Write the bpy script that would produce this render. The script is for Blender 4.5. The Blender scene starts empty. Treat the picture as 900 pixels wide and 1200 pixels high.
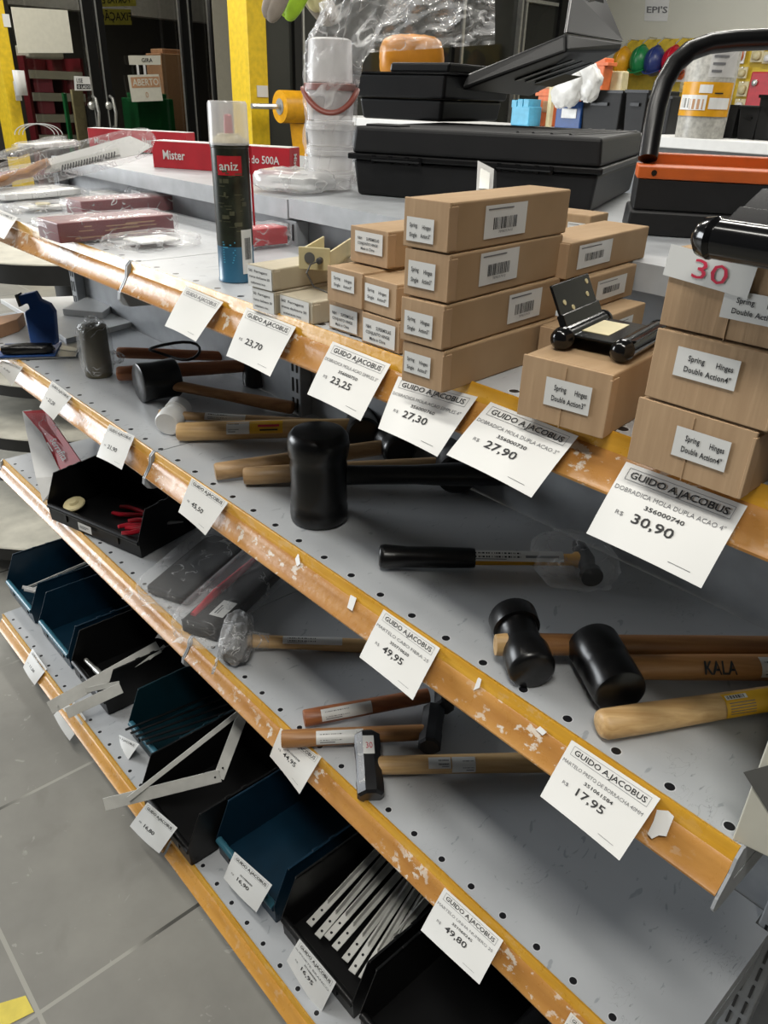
import bpy, math, random
from mathutils import Vector, Matrix, noise
random.seed(7)
S = bpy.context.scene
COL = S.collection
V = Vector
# ------------------------------------------------------------------ camera
CAM = V((0, 0, 1.52))
F_PX = 900.0
pitch, roll, yaw = math.radians(28.39), math.radians(-1.9), math.radians(137.2)
FWD = V((math.cos(pitch)*math.cos(yaw), math.cos(pitch)*math.sin(yaw), -math.sin(pitch)))
_r = V((math.sin(yaw), -math.cos(yaw), 0)); _d = FWD.cross(_r)
RGT = math.cos(roll)*_r + math.sin(roll)*_d
DWN = -math.sin(roll)*_r + math.cos(roll)*_d
cam = bpy.data.cameras.new('camera'); cam.sensor_width = 36; cam.lens = 27.0; cam.clip_start = 0.01
camo = bpy.data.objects.new('camera', cam); COL.objects.link(camo)
m = Matrix((RGT, -DWN, -FWD)).transposed().to_4x4(); m.translation = CAM
camo.matrix_world = m
S.camera = camo

def ray(x, y):
    return RGT*((x-450)/F_PX) + DWN*((y-600)/F_PX) + FWD
def px(x, y, X=None, Y=None, Z=None):
    """where the line of sight measured in the photograph meets a real plane of the place"""
    r = ray(x, y)
    if X is not None: t = X/r.x
    elif Y is not None: t = Y/r.y
    else: t = (Z-CAM.z)/r.z
    return CAM + r*t
def up(x, y, P):
    r = ray(x, y); t = (r.x*P.x+r.y*P.y)/(r.x**2+r.y**2)
    return CAM.z + r.z*t

# ------------------------------------------------------------------ materials
def lin(c):
    if isinstance(c, str):
        c = [int(c[i:i+2], 16)/255 for i in (0, 2, 4)]
        return tuple((x/12.92 if x <= .04045 else ((x+.055)/1.055)**2.4) for x in c)+(1,)
    return tuple(c)+(1,)
class NT:
    def __init__(s, name):
        s.m = bpy.data.materials.new(name); s.m.use_nodes = True
        s.t = s.m.node_tree; s.b = s.t.nodes['Principled BSDF']; s.out = s.t.nodes['Material Output']
    def n(s, k, **kw):
        o = s.t.nodes.new(k)
        for a, v in kw.items():
            if a.startswith('i_'): o.inputs[a[2:].replace('_', ' ')].default_value = v
            else: setattr(o, a, v)
        return o
    def l(s, a, b): s.t.links.new(a, b)
    def coord(s): 
        return s.n('ShaderNodeTexCoord').outputs['Object']
    def math(s, op, a, b=None, c=None):
        o = s.n('ShaderNodeMath', operation=op)
        for i, v in enumerate((a, b, c)):
            if v is None: continue
            if isinstance(v, (int, float)): o.inputs[i].default_value = v
            else: s.l(v, o.inputs[i])
        return o.outputs[0]
    def mix(s, f, a, b):
        o = s.n('ShaderNodeMix', data_type='RGBA')
        for i, v in ((0, f), (6, a), (7, b)):
            if isinstance(v, (int, float, tuple)): o.inputs[i].default_value = v
            else: s.l(v, o.inputs[i])
        return o.outputs[2]
    def noise(s, scale, detail=3, vec=None, rough=.5, dist=0):
        o = s.n('ShaderNodeTexNoise'); o.inputs['Scale'].default_value = scale; o.inputs['Detail'].default_value = detail
        o.inputs['Roughness'].default_value = rough; o.inputs['Distortion'].default_value = dist
        s.l(vec if vec is not None else s.coord(), o.inputs['Vector']); return o.outputs['Fac']
    def ramp(s, f, *stops):
        o = s.n('ShaderNodeValToRGB'); e = o.color_ramp.elements
        while len(e) < len(stops): e.new(.5)
        for k, (p, c) in zip(e, stops): k.position = p; k.color = c if len(c) == 4 else tuple(c)+(1,)
        s.l(f, o.inputs[0]); return o.outputs[0]
    def bump(s, h, strength=.3, dist=.002):
        o = s.n('ShaderNodeBump'); o.inputs['Strength'].default_value = strength; o.inputs['Distance'].default_value = dist
        s.l(h, o.inputs['Height']); s.l(o.outputs[0], s.b.inputs['Normal'])
    def scalevec(s, sx, sy, sz):
        o = s.n('ShaderNodeMapping'); o.inputs['Scale'].default_value = (sx, sy, sz); s.l(s.coord(), o.inputs['Vector']); return o.outputs[0]
W1, K1 = (1, 1, 1, 1), (0, 0, 0, 1)
def mat(name, c, rough=.5, metal=0, var=.12, scale=25, bump=0, bscale=200, spec=.5, coat=0):
    t = NT(name); c = lin(c)
    f = t.noise(scale, 4)
    lo = tuple(x*(1-var) for x in c[:3])+(1,); hi = tuple(min(1, x*(1+var)) for x in c[:3])+(1,)
    t.l(t.ramp(f, (.3, lo), (.7, hi)), t.b.inputs['Base Color'])
    t.b.inputs['Roughness'].default_value = rough; t.b.inputs['Metallic'].default_value = metal
    t.b.inputs['Specular IOR Level'].default_value = spec
    t.b.inputs['Coat Weight'].default_value = coat
    if bump: t.bump(t.noise(bscale, 3), bump, .001)
    return t.m
def wood(name, c1, c2, rough=.45, scale=90, axis=0):
    t = NT(name); sc = [14]*3; 
    v = t.scalevec(scale, scale, scale*.9)
    w = t.n('ShaderNodeTexNoise'); w.inputs['Scale'].default_value = 1.0; w.inputs['Detail'].default_value = 5; w.inputs['Distortion'].default_value = .4
    # grain stretched along the stick: handles lie close to the (.66,.75,0) direction
    m0 = t.n('ShaderNodeMapping'); m0.inputs['Rotation'].default_value = (0, 0, -math.atan2(.75, .66)); t.l(t.coord(), m0.inputs['Vector'])
    mp = t.n('ShaderNodeMapping'); mp.inputs['Scale'].default_value = (7, 170, 170)
    t.l(m0.outputs[0], mp.inputs['Vector']); t.l(mp.outputs[0], w.inputs['Vector'])
    t.l(t.ramp(w.outputs['Fac'], (.3, lin(c1)), (.68, lin(c2))), t.b.inputs['Base Color'])
    t.b.inputs['Roughness'].default_value = rough
    return t.m
def film(name, tint=(1, 1, 1), white=.10, ridge=.55, scale=30, rough=.12, det=1.5):
    """thin clear plastic: mostly see-through, milky along its creases"""
    t = NT(name)
    tr = t.n('ShaderNodeBsdfTransparent'); tr.inputs[0].default_value = tuple(tint)+(1,)
    t.b.inputs['Base Color'].default_value = (.9, .9, .9, 1); t.b.inputs['Roughness'].default_value = rough
    t.b.inputs['Specular IOR Level'].default_value = .8
    nz = t.noise(scale*.45, det, dist=1.2)
    a = t.math('ABSOLUTE', t.math('SUBTRACT', nz, .5)); rd = t.math('MULTIPLY', t.ramp(a, (.0, W1), (.022, K1)), t.ramp(t.noise(scale*.8, 1), (.42, K1), (.62, W1)))
    lw = t.n('ShaderNodeLayerWeight'); lw.inputs[0].default_value = .25
    f = t.math('ADD', t.math('MULTIPLY', rd, ridge), t.math('MULTIPLY', lw.outputs['Facing'], .25))
    f = t.math('MINIMUM', t.math('ADD', f, white), .95)
    mx = t.n('ShaderNodeMixShader'); t.l(f, mx.inputs[0]); t.l(tr.outputs[0], mx.inputs[1]); t.l(t.b.outputs[0], mx.inputs[2])
    t.bump(nz, .7, .006)
    t.l(mx.outputs[0], t.out.inputs[0]); return t.m
def glass(name, tint, gl=.1):
    t = NT(name); tr = t.n('ShaderNodeBsdfTransparent'); tr.inputs[0].default_value = tuple(tint)+(1,)
    g = t.n('ShaderNodeBsdfGlossy'); g.inputs['Roughness'].default_value = .02; g.inputs[0].default_value = (.8, .8, .8, 1)
    lw = t.n('ShaderNodeFresnel'); lw.inputs[0].default_value = 1.45
    mx = t.n('ShaderNodeMixShader'); t.l(t.math('MINIMUM', t.math('ADD', lw.outputs[0], gl), 1), mx.inputs[0]); t.l(tr.outputs[0], mx.inputs[1]); t.l(g.outputs[0], mx.inputs[2])
    t.l(mx.outputs[0], t.out.inputs[0]); return t.m
def shelf_mat():
    t = NT('grey painted steel'); co = t.coord(); sp = t.n('ShaderNodeSeparateXYZ'); t.l(co, sp.inputs[0])
    base = t.ramp(t.noise(6, 5), (.3, lin('93979b')), (.7, lin('a3a7ab')))
    sc = t.ramp(t.noise(1, 3, vec=t.scalevec(30, 14, 14), dist=3), (.30, lin('8d9094')), (.34, W1))
    base = t.mix(t.math('MULTIPLY', .35, 1), base, t.mix(.5, base, sc))
    # scuffs: short dark scratches
    s1 = t.ramp(t.math('ABSOLUTE', t.math('SUBTRACT', t.noise(1, 2, vec=t.scalevec(60, 22, 22), dist=2.5), .5)), (.0, W1), (.012, K1))
    s2 = t.ramp(t.noise(9, 2), (.58, K1), (.66, W1))
    base = t.mix(t.math('MULTIPLY', t.math('MULTIPLY', s1, s2), .55), base, lin('55585b'))
    # row of punched holes along the front edge (object origin = front left corner)
    fx = t.math('SUBTRACT', t.math('FRACT', t.math('DIVIDE', t.math('ADD', sp.outputs[0], .0302), .0546)), .5)
    fx = t.math('MULTIPLY', fx, .0546)
    dy = t.math('SUBTRACT', sp.outputs[1], .0125)
    dd = t.math('SQRT', t.math('ADD', t.math('MULTIPLY', fx, fx), t.math('MULTIPLY', dy, dy)))
    hole = t.math('LESS_THAN', dd, .0046); rim = t.math('LESS_THAN', dd, .0056)
    base = t.mix(t.math('MULTIPLY', rim, .5), base, lin('d6d8da'))
    base = t.mix(hole, base, (.01, .01, .012, 1))
    t.l(base, t.b.inputs['Base Color']); t.b.inputs['Roughness'].default_value = .34; t.b.inputs['Specular IOR Level'].default_value = .5
    t.l(t.math('ADD', t.math('MULTIPLY', t.noise(40, 3), .2), .24), t.b.inputs['Roughness'])
    return t.m
def rail_mat(name, c1, c2, res=.5):
    t = NT(name)
    base = t.ramp(t.noise(1, 4, vec=t.scalevec(9, 60, 60)), (.3, lin(c1)), (.7, lin(c2)))
    worn = t.ramp(t.noise(1, 6, vec=t.scalevec(55, 70, 70), rough=.65), (.56, K1), (.60, W1))
    patch = t.ramp(t.noise(4.5, 2), (.44, K1), (.56, W1))
    f = t.math('MULTIPLY', t.math('MULTIPLY', worn, patch), res)
    t.l(t.mix(f, base, lin('d9d2c6')), t.b.inputs['Base Color'])
    t.l(t.math('ADD', .16, t.math('MULTIPLY', t.noise(70, 4), .30)), t.b.inputs['Roughness'])
    t.b.inputs['Specular IOR Level'].default_value = .55
    t.bump(t.noise(120, 5), .25, .0015); return t.m
def cardboard(name, c1, c2):
    t = NT(name)
    n1 = t.noise(1, 3, vec=t.scalevec(160, 12, 10)); n2 = t.noise(14, 4)
    b = t.mix(.5, t.ramp(n1, (.3, lin(c1)), (.7, lin(c2))), t.ramp(n2, (.3, lin(c1)), (.7, lin(c2))))
    t.l(b, t.b.inputs['Base Color']); t.b.inputs['Roughness'].default_value = .75; t.b.inputs['Specular IOR Level'].default_value = .2
    t.bump(n1, .25, .002); return t.m
def floor_mat():
    t = NT('polished grey floor tile'); sp = t.n('ShaderNodeSeparateXYZ'); t.l(t.coord(), sp.inputs[0])
    base = t.ramp(t.noise(3.2, 6, rough=.6), (.28, lin('7e7c76')), (.75, lin('98968e')))
    st = t.ramp(t.noise(9, 5, dist=.6), (.6, K1), (.75, W1)); base = t.mix(t.math('MULTIPLY', st, .25), base, lin('66645e'))
    st = t.ramp(t.noise(22, 3, dist=1.6), (.68, K1), (.72, W1)); base = t.mix(t.math('MULTIPLY', st, .45), base, lin('b6b4ac'))
    gx = t.math('ABSOLUTE', t.math('SUBTRACT', t.math('FRACT', t.math('DIVIDE', t.math('SUBTRACT', sp.outputs[0], GX), .525)), .5))
    gy = t.math('ABSOLUTE', t.math('SUBTRACT', t.math('FRACT', t.math('DIVIDE', t.math('SUBTRACT', sp.outputs[1], GY), .525)), .5))
    g = t.math('GREATER_THAN', t.math('MAXIMUM', gx, gy), .5-.0042/.525)
    wob = t.noise(2.2, 2)
    base = t.mix(g, base, t.ramp(wob, (.42, lin('4a4944')), (.55, lin('a6a49b'))))
    t.l(base, t.b.inputs['Base Color']); t.b.inputs['Roughness'].default_value = .42
    t.bump(t.noise(60, 4), .08, .002); return t.m
GX, GY = 0.0, 0.0
_a = px(140, 1123, Z=0); _b = px(20, 1135, Z=0)
GX = _a.x; GY = _b.y
M = {}
M['shelf'] = shelf_mat(); M['steel'] = mat('grey steel', 'a2a5a8', .35, .0)
M['panel'] = mat('grey back panel paint', '8a8d90', .45)
M['galv'] = mat('bare metal bracket', '8c8e90', .3, .8)
M['railtop'] = rail_mat('amber rail lip', 'c08a22', 'd2a038', .12)
M['railface'] = rail_mat('amber rail face', 'a8743a', 'bd8a48', .85)
M['railbase'] = rail_mat('pale amber rail', 'bd8738', 'd09a4a', .15)
M['paper'] = mat('white tag paper', 'd6d6d3', .38, var=.03, scale=8)
M['ink'] = mat('black ink', '18181a', .6); M['greyink'] = mat('thin grey ink', '6b6b6d', .6)
M['redink'] = mat('red marker ink', 'c52846', .6)
M['card'] = cardboard('brown cardboard', '9b8060', 'ab9070'); M['card2'] = cardboard('brown cardboard end', 'a38769', 'b49878')
M['grayboard'] = cardboard('grey board', 'ada491', 'bbb29e')
M['cream'] = mat('cream card', 'cfcdbf', .6, var=.04)
M['black'] = mat('black rubber', '0d0d0e', .30, bump=.06, spec=.45); M['blackpl'] = mat('black plastic', '111112', .36, bump=.08, bscale=400, spec=.35)
M['blackgloss'] = mat('glossy black paint', '0f0f10', .15); M['tbgrey'] = mat('charcoal plastic', '19191a', .5, bump=.1, bscale=500, spec=.35)
M['cast'] = mat('dark cast steel', '1d1d1f', .35, .3, bump=.2, bscale=60); M['caststeel'] = mat('bare struck steel', '4d4d4e', .4, .6)
M['bluebin'] = mat('dark teal plastic', '09283a', .35); M['tealbin'] = mat('green teal plastic', '0a2b34', .35)
M['bluepl'] = mat('blue plastic', '14417f', .4); M['orange'] = mat('orange painted steel', 'c25a1d', .45)
M['red'] = mat('red printed card', 'b3202c', .45); M['redpl'] = mat('red plastic', 'b5162a', .3)
M['darkred'] = mat('maroon printed card', '6d1c26', .4); M['white'] = mat('white board', 'dcdcda', .4, var=.04)
M['wood'] = wood('ash handle', 'b48c58', 'd3b07c'); M['woodred'] = wood('reddish handle', '80492a', 'a0643c')
M['woodbrown'] = wood('brown handle', '8a5c34', 'a97a4a'); M['woodgrey'] = wood('dull wooden handle', '9a7a55', 'b8976c')
M['woodmel'] = wood('melon wood handle', 'a3703f', 'bd8a54')
M['yellowpl'] = mat('amber yellow plastic', 'd69a1c', .35); M['yellow'] = mat('yellow paint', 'd9b71a', .5)
M['film'] = film('clear film'); M['filmw'] = film('milky film', white=.34, ridge=.6, scale=22); M['filmd'] = film('clear bag film', white=.07, ridge=.42, scale=30, det=3)
M['filmg'] = film('glossy glare film', white=.09, ridge=.6, scale=40)
M['floor'] = floor_mat()
M['wallw'] = mat('off white wall', 'c9c8bb', .7, var=.03, scale=2); M['cwall'] = mat('beige wall', 'b9b5a4', .7, var=.04)
M['frame'] = mat('black aluminium frame', '141414', .35); M['alu'] = mat('bright aluminium', 'c5c5c0', .3, .7)
M['dark'] = mat('dark exterior', '3a3833', .8); M['glass'] = glass('tinted pane', (.72, .71, .68), .03)
M['greyc'] = mat('grey canopy', '8c8c88', .7)
M['ivory'] = mat('ivory plastic', 'c9bd92', .4); M['lime'] = mat('lime rubber', '9cc32c', .5); M['taupe'] = mat('taupe suede', '8d8378', .8)
M['pink'] = mat('pink shelf boxes', 'b5566a', .6); M['ppwhite'] = film('translucent polypropylene', tint=(.95, .93, .92), white=.42, ridge=.1, scale=8, rough=.3)
M['orangepl'] = mat('amber liquid plastic', 'd9902c', .35); M['brownpl'] = mat('brown plastic bail', '7e3f34', .4)
M['green'] = mat('green plastic', '1f7a45', .35); M['navy'] = mat('navy plastic', '2b3870', .35)
M['olive'] = mat('olive rubber roll', '504b3b', .7); M['orangec'] = mat('orange crate', 'd9713f', .5)
M['stone'] = mat('pale streaked board', 'bcb8aa', .6, var=.15, scale=14); M['darkedge'] = mat('dark edging', '2a2a29', .6)
M['greylid'] = mat('light grey painted strip', 'c3c3be', .4); M['tan'] = mat('tan carton', 'b48a68', .7)
M['label_yel'] = mat('yellow sticker', 'd8a721', .45); M['sealgrey'] = mat('foil sticker', 'a9a9a8', .3, .3)
M['canbody'] = mat('dark printed can', '24281f', .3, var=.5, scale=60); M['canblue'] = mat('blue printed can', '32607c', .3)
M['clearcap'] = film('frosted clear cap', tint=(.95, .95, .97), white=.4, ridge=.05, scale=5, rough=.2)
M['canprint'] = mat('faded can print', '4c4d3c', .35); M['fibre'] = mat('silvery glass fibre', 'a9a7a0', .35, var=.25, scale=50); M['pegy'] = mat('yellow pegboard', 'd4b632', .6)
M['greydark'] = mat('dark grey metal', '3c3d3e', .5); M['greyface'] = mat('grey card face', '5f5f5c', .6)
M['hvwhite'] = mat('white bag plastic', 'dadad8', .3); M['skyb'] = mat('sky blue plastic', '4e9fc0', .4)
M['silverfoil'] = film('crumpled silver film', tint=(.8, .8, .8), white=.22, ridge=.9, scale=70, rough=.06, det=4)
M['liteblue'] = mat('worn light teal edge', '36687a', .3)

# ------------------------------------------------------------------ objects
ORG = {}
def meta(o, label=None, cat=None, group=None, kind=None):
    if label: o['label'] = label
    if cat: o['category'] = cat
    if group: o['group'] = group
    if kind: o['kind'] = kind
    return o
def thing(name, label, cat, loc, group=None):
    o = bpy.data.objects.new(name, None); COL.objects.link(o); o.location = loc; o.empty_display_size = .02
    ORG[o] = V(loc); return meta(o, label, cat, group)
class MB:
    def __init__(s): s.v = []; s.f = []; s.m = []
    def add(s, vs, fs, mi=0):
        k = len(s.v); s.v += [V(p) for p in vs]; s.f += [tuple(i+k for i in f) for f in fs]; s.m += [mi]*len(fs); return s
    def hexa(s, p, mi=0):   # p: 4 bottom ccw, 4 top
        return s.add(p, [(3, 2, 1, 0), (4, 5, 6, 7), (0, 1, 5, 4), (1, 2, 6, 5), (2, 3, 7, 6), (3, 0, 4, 7)], mi)
    def box(s, lo, hi, mi=0):
        x0, y0, z0 = lo; x1, y1, z1 = hi
        return s.hexa([(x0, y0, z0), (x1, y0, z0), (x1, y1, z0), (x0, y1, z0), (x0, y0, z1), (x1, y0, z1), (x1, y1, z1), (x0, y1, z1)], mi)
    def obox(s, o, ex, ey, ez, mi=0):   # corner o and three edge vectors
        o = V(o); ex = V(ex); ey = V(ey); ez = V(ez)
        if ex.cross(ey).dot(ez) < 0: o = o+ex; ex = -ex
        return s.hexa([o, o+ex, o+ex+ey, o+ey, o+ez, o+ex+ez, o+ex+ey+ez, o+ey+ez], mi)
    def prism(s, poly, d, mi=0):
        poly = [V(p) for p in poly]; d = V(d); n = len(poly)
        nn = V((0, 0, 0))
        for i in range(n): nn += poly[i].cross(poly[(i+1) % n])
        if nn.dot(d) < 0: poly = poly[::-1]
        fs = [tuple(range(n))[::-1], tuple(range(n, 2*n))]+[(i, (i+1) % n, (i+1) % n+n, i+n) for i in range(n)]
        return s.add(poly+[p+d for p in poly], fs, mi)
    def tube(s, pts, rad, n=12, mi=0, flat=1.0, upv=None, caps=True):
        pts = [V(p) for p in pts]
        if isinstance(rad, (int, float)): rad = [rad]*len(pts)
        u = None; vs = []; fs = []
        for i, p in enumerate(pts):
            a = pts[max(i-1, 0)]; b = pts[min(i+1, len(pts)-1)]; t = (b-a).normalized()
            if u is None:
                h = V(upv) if upv else (V((0, 0, 1)) if abs(t.z) < .9 else V((1, 0, 0)))
                u = h
            u = (u - t*u.dot(t)).normalized(); w = t.cross(u)
            for k in range(n):
                an = 2*math.pi*k/n
                vs.append(p + u*(math.sin(an)*rad[i]*flat) + w*(math.cos(an)*rad[i]))
        for i in range(len(pts)-1):
            for k in range(n):
                a = i*n+k; b = i*n+(k+1) % n; fs.append((a, b, b+n, a+n)[::-1])
        if caps:
            fs.append(tuple(range(n))); fs.append(tuple(range((len(pts)-1)*n, len(pts)*n))[::-1])
        # orientation fix is not needed for closed tubes: normals are recalculated on build
        return s.add(vs, fs, mi)
    def lathe(s, o, axis, prof, n=28, mi=0):
        """prof: (distance along axis, radius)"""
        o = V(o); a = V(axis).normalized()
        return s.tube([o+a*t for t, r in prof], [max(r, .0002) for t, r in prof], n, mi) if False else s._lathe(o, a, prof, n, mi)
    def _lathe(s, o, a, prof, n, mi):
        h = V((0, 0, 1)) if abs(a.z) < .9 else V((1, 0, 0)); u = (h-a*h.dot(a)).normalized(); w = a.cross(u)
        vs = []; fs = []
        for t, r in prof:
            for k in range(n):
                an = 2*math.pi*k/n; vs.append(o+a*t+(u*math.cos(an)+w*math.sin(an))*max(r, .0001))
        for i in range(len(prof)-1):
            for k in range(n):
                p = i*n+k; q = i*n+(k+1) % n; fs.append((p, q, q+n, p+n))
        fs.append(tuple(range(n))[::-1]); L = (len(prof)-1)*n; fs.append(tuple(range(L, L+n)))
        return s.add(vs, fs, mi)
    def grid(s, fn, nu, nv, mi=0, thick=0):
        vs = [fn(i/nu, j/nv) for j in range(nv+1) for i in range(nu+1)]
        fs = [(j*(nu+1)+i, j*(nu+1)+i+1, (j+1)*(nu+1)+i+1, (j+1)*(nu+1)+i) for j in range(nv) for i in range(nu)]
        return s.add(vs, fs, mi)
    def pillow(s, c, ex, ey, ez, amp=.1, ns=18, e=.5, seed=0, mi=0, nfreq=1.0, open_top=False):
        """crumpled closed wrapper: a super-ellipsoid with noise; ex,ey,ez are half axes"""
        c = V(c); ex = V(ex); ey = V(ey); ez = V(ez); nu, nv = ns*2, ns
        sg = lambda x, p: math.copysign(abs(x)**p, x)
        vs = []; fs = []
        for j in range(nv+1):
            ph = -math.pi/2+math.pi*j/nv
            for i in range(nu):
                th = 2*math.pi*i/nu
                x = sg(math.cos(ph), e)*sg(math.cos(th), e); y = sg(math.cos(ph), e)*sg(math.sin(th), e); z = sg(math.sin(ph), e)
                q = V((x, y, z))*2.3*nfreq+V((seed*3.1, seed*1.7, 0))
                k = 1+amp*(noise.noise(q)+.6*noise.noise(q*2.7))
                vs.append(c+ex*x*k+ey*y*k+ez*z*(1+amp*1.5*noise.noise(q*1.6)))
        for j in range(nv):
            for i in range(nu):
                a = j*nu+i; b = j*nu+(i+1) % nu; fs.append((a, b, b+nu, a+nu))
        return s.add(vs, fs, mi)
    def build(s, name, mats, parent=None, loc=None, smooth=40, bevel=0, seg=2, part_label=None, fix=True, solid=0):
        me = bpy.data.meshes.new(name)
        o = ORG[parent] if parent is not None else V(loc if loc is not None else (0, 0, 0))
        me.from_pydata([tuple(p-o) for p in s.v], [], s.f)
        if not isinstance(mats, (list, tuple)): mats = [mats]
        for mm in mats: me.materials.append(M[mm] if isinstance(mm, str) else mm)
        me.polygons.foreach_set('material_index', s.m)
        if fix:
            import bmesh
            bm = bmesh.new(); bm.from_mesh(me); bmesh.ops.recalc_face_normals(bm, faces=bm.faces); bm.to_mesh(me); bm.free()
        me.update()
        if smooth:
            me.shade_smooth(); me.set_sharp_from_angle(angle=math.radians(smooth))
        ob = bpy.data.objects.new(name, me); COL.objects.link(ob); ORG[ob] = o
        if parent is not None: ob.parent = parent
        else: ob.location = o
        if bevel:
            b = ob.modifiers.new('bevel', 'BEVEL'); b.width = bevel; b.segments = seg; b.limit_method = 'ANGLE'; b.angle_limit = math.radians(50)
        if solid:
            b = ob.modifiers.new('thickness', 'SOLIDIFY'); b.thickness = solid; b.offset = -1
        if part_label: ob['label'] = part_label
        return ob
# ------------------------------------------------------------------ lettering
_tc = {}
def glyphs(txt, bold):
    k = (txt, bold)
    if k not in _tc:
        cu = bpy.data.curves.new('t', 'FONT'); cu.body = txt; cu.size = 1; cu.resolution_u = 2
        if bold: cu.offset = .014
        ob = bpy.data.objects.new('t', cu); COL.objects.link(ob); bpy.context.view_layer.update()
        me = bpy.data.meshes.new_from_object(ob.evaluated_get(bpy.context.evaluated_depsgraph_get()))
        vs = [(p.co.x, p.co.y) for p in me.vertices]; fs = [tuple(p.vertices) for p in me.polygons]
        bpy.data.objects.remove(ob); bpy.data.curves.remove(cu); bpy.data.meshes.remove(me)
        w = max([x for x, y in vs] or [1]); _tc[k] = (vs, fs, w)
    return _tc[k]
class Sheet:
    """a flat or bent sheet: fn(u,v)->point with u,v in metres; collects paper and ink into one mesh"""
    def __init__(s, fn, w, h, nu=1, nv=1, mi=0, eps=.0004, paper=True):
        s.fn = fn; s.w = w; s.h = h; s.b = MB(); s.eps = eps
        if paper: s.b.grid(lambda a, b: fn(a*w, b*h), nu, nv, mi)
    def lift(s, u, v, k=1):
        p = s.fn(u, v); d = 1e-4
        n = (s.fn(u+d, v)-p).cross(s.fn(u, v+d)-p).normalized()
        return p+n*s.eps*k
    def rect(s, u0, v0, u1, v1, mi=1, k=1, n=1):
        for i in range(n):
            a = u0+(u1-u0)*i/n; b = u0+(u1-u0)*(i+1)/n
            s.b.add([s.lift(a, v0, k), s.lift(b, v0, k), s.lift(b, v1, k), s.lift(a, v1, k)], [(0, 1, 2, 3)], mi)
        return s
    def border(s, u0, v0, u1, v1, t, mi=1, n=4):
        s.rect(u0, v0, u1, v0+t, mi, n=n); s.rect(u0, v1-t, u1, v1, mi, n=n); s.rect(u0, v0, u0+t, v1, mi); s.rect(u1-t, v0, u1, v1, mi); return s
    def text(s, t, u, v, h, mi=1, bold=False, fit=None, align='l', k=1.3, mirror=False):
        vs, fs, w = glyphs(t, bold); sc = h/.7; sx = sc
        if fit and w*sc > 0: sx = fit/w
        off = {'l': 0, 'c': -w*sx/2, 'r': -w*sx}[align]
        pts = [s.lift(u+off+((w-x) if mirror else x)*sx, v+y*sc, k) for x, y in vs]
        s.b.add(pts, fs, mi); return s
    def bars(s, u0, v0, u1, v1, mi=1, seed=1, n=26):
        r = random.Random(seed); x = u0; st = (u1-u0)/n/1.5
        while x < u1:
            wd = st*r.choice((.5, .5, 1, 1.5)); s.rect(x, v0, min(x+wd, u1), v1, mi); x += wd+st*r.choice((.5, .6, 1, 1.3))
        return s
def flat(o, ex, ey):
    o = V(o); ex = V(ex).normalized(); ey = V(ey).normalized()
    return lambda u, v: o+ex*u+ey*v
def quadmap(TL, TR, BR, BL, bulge=0, curl=0):
    w = ((TR-TL).length+(BR-BL).length)/2; h = ((TL-BL).length+(TR-BR).length)/2
    n = (TR-BL).cross(TL-BR).normalized()
    def fn(u, v):
        a = u/w; b = v/h
        p = (BL*(1-a)+BR*a)*(1-b)+(TL*(1-a)+TR*a)*b
        return p+n*(bulge*math.sin(math.pi*b)*(1 if True else 0)+curl*(1-b)**2*math.sin(math.pi*a*.9))
    return fn, w, h

def price_tag(cs, label, desc='', code='', price='', Yt=None, Yb=None, F=.505, bulge=.001, cat='price tag', head='GUIDO A.JACOBUS', glare=False, faint=False, curl=.003, tiny=True, hm=1):
    Yb = F-.060 if Yb is None else Yb
    if Yt is None:      # the upper edge lies on the slanted face of the rail
        zr = min((l for l in LEV.values() if abs(l[1]-F) < 1e-6), key=lambda l: abs(l[0]-px(*cs[0], Y=F).z))[0]
        nn = V((0, -.79, .61)); pp = V((0, F-.0085, zr-.0115))+nn*.0032
        def onrail(c): r = ray(*c); return CAM+r*((pp-CAM).dot(nn)/r.dot(nn))
        TL, TR = onrail(cs[0]), onrail(cs[1])
    else: TL, TR = px(*cs[0], Y=Yt), px(*cs[1], Y=Yt)
    BR, BL = px(*cs[2], Y=Yb), px(*cs[3], Y=Yb)
    fn, w, h = quadmap(TL, TR, BR, BL, bulge, curl)
    sh = Sheet(fn, w, h, 8, 8, 0)
    gi = 2 if faint else 1
    sh.border(.06*w, .79*h, .94*w, .945*h, .004*w, 2, n=6)
    sh.text(head, .09*w, .825*h, .085*h, gi, True, fit=.82*w)
    if desc: sh.text(desc, .02*w, .645*h, .055*h, 2, False, fit=.93*w)
    if code: sh.text(code, .5*w, .525*h, .05*h, gi, True, fit=.34*w, align='c')
    if price:
        sh.text('R$', .13*w, .36*h, .05*h, 2, False, fit=.075*w)
        sh.text(price, .28*w, .33*h, .115*h, gi, True, fit=.36*w)
    if tiny: sh.rect(.70*w, .094*h, .88*w, .100*h, 2)
    c = (TL+TR+BR+BL)/4
    o = sh.b.build('price_tag', ['paper', 'ink', 'greyink'], None, loc=c, smooth=60, fix=False)
    meta(o, label, cat, 'printed price tags')
    return o
# ================================================================== SETTING
b = MB(); b.box((-12, -5, -.05), (3, 11, 0)); fl = b.build('floor', 'floor', smooth=0); meta(fl, kind='structure')
b = MB(); b.box((-13.0, -5, 0), (-12.8, 11, 4.5)); meta(b.build('wall_outside', 'dark', smooth=0), kind='structure')
# far wall with the pegboard, parallel to the shelving
YB = 7.5; XR = -6.0
c0 = px(655, 100, X=XR)
YB = c0.y
b = MB(); b.box((XR, YB, 0), (3, YB+.12, 4.5)); meta(b.build('wall_back', 'wallw', smooth=0), kind='structure')
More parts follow.
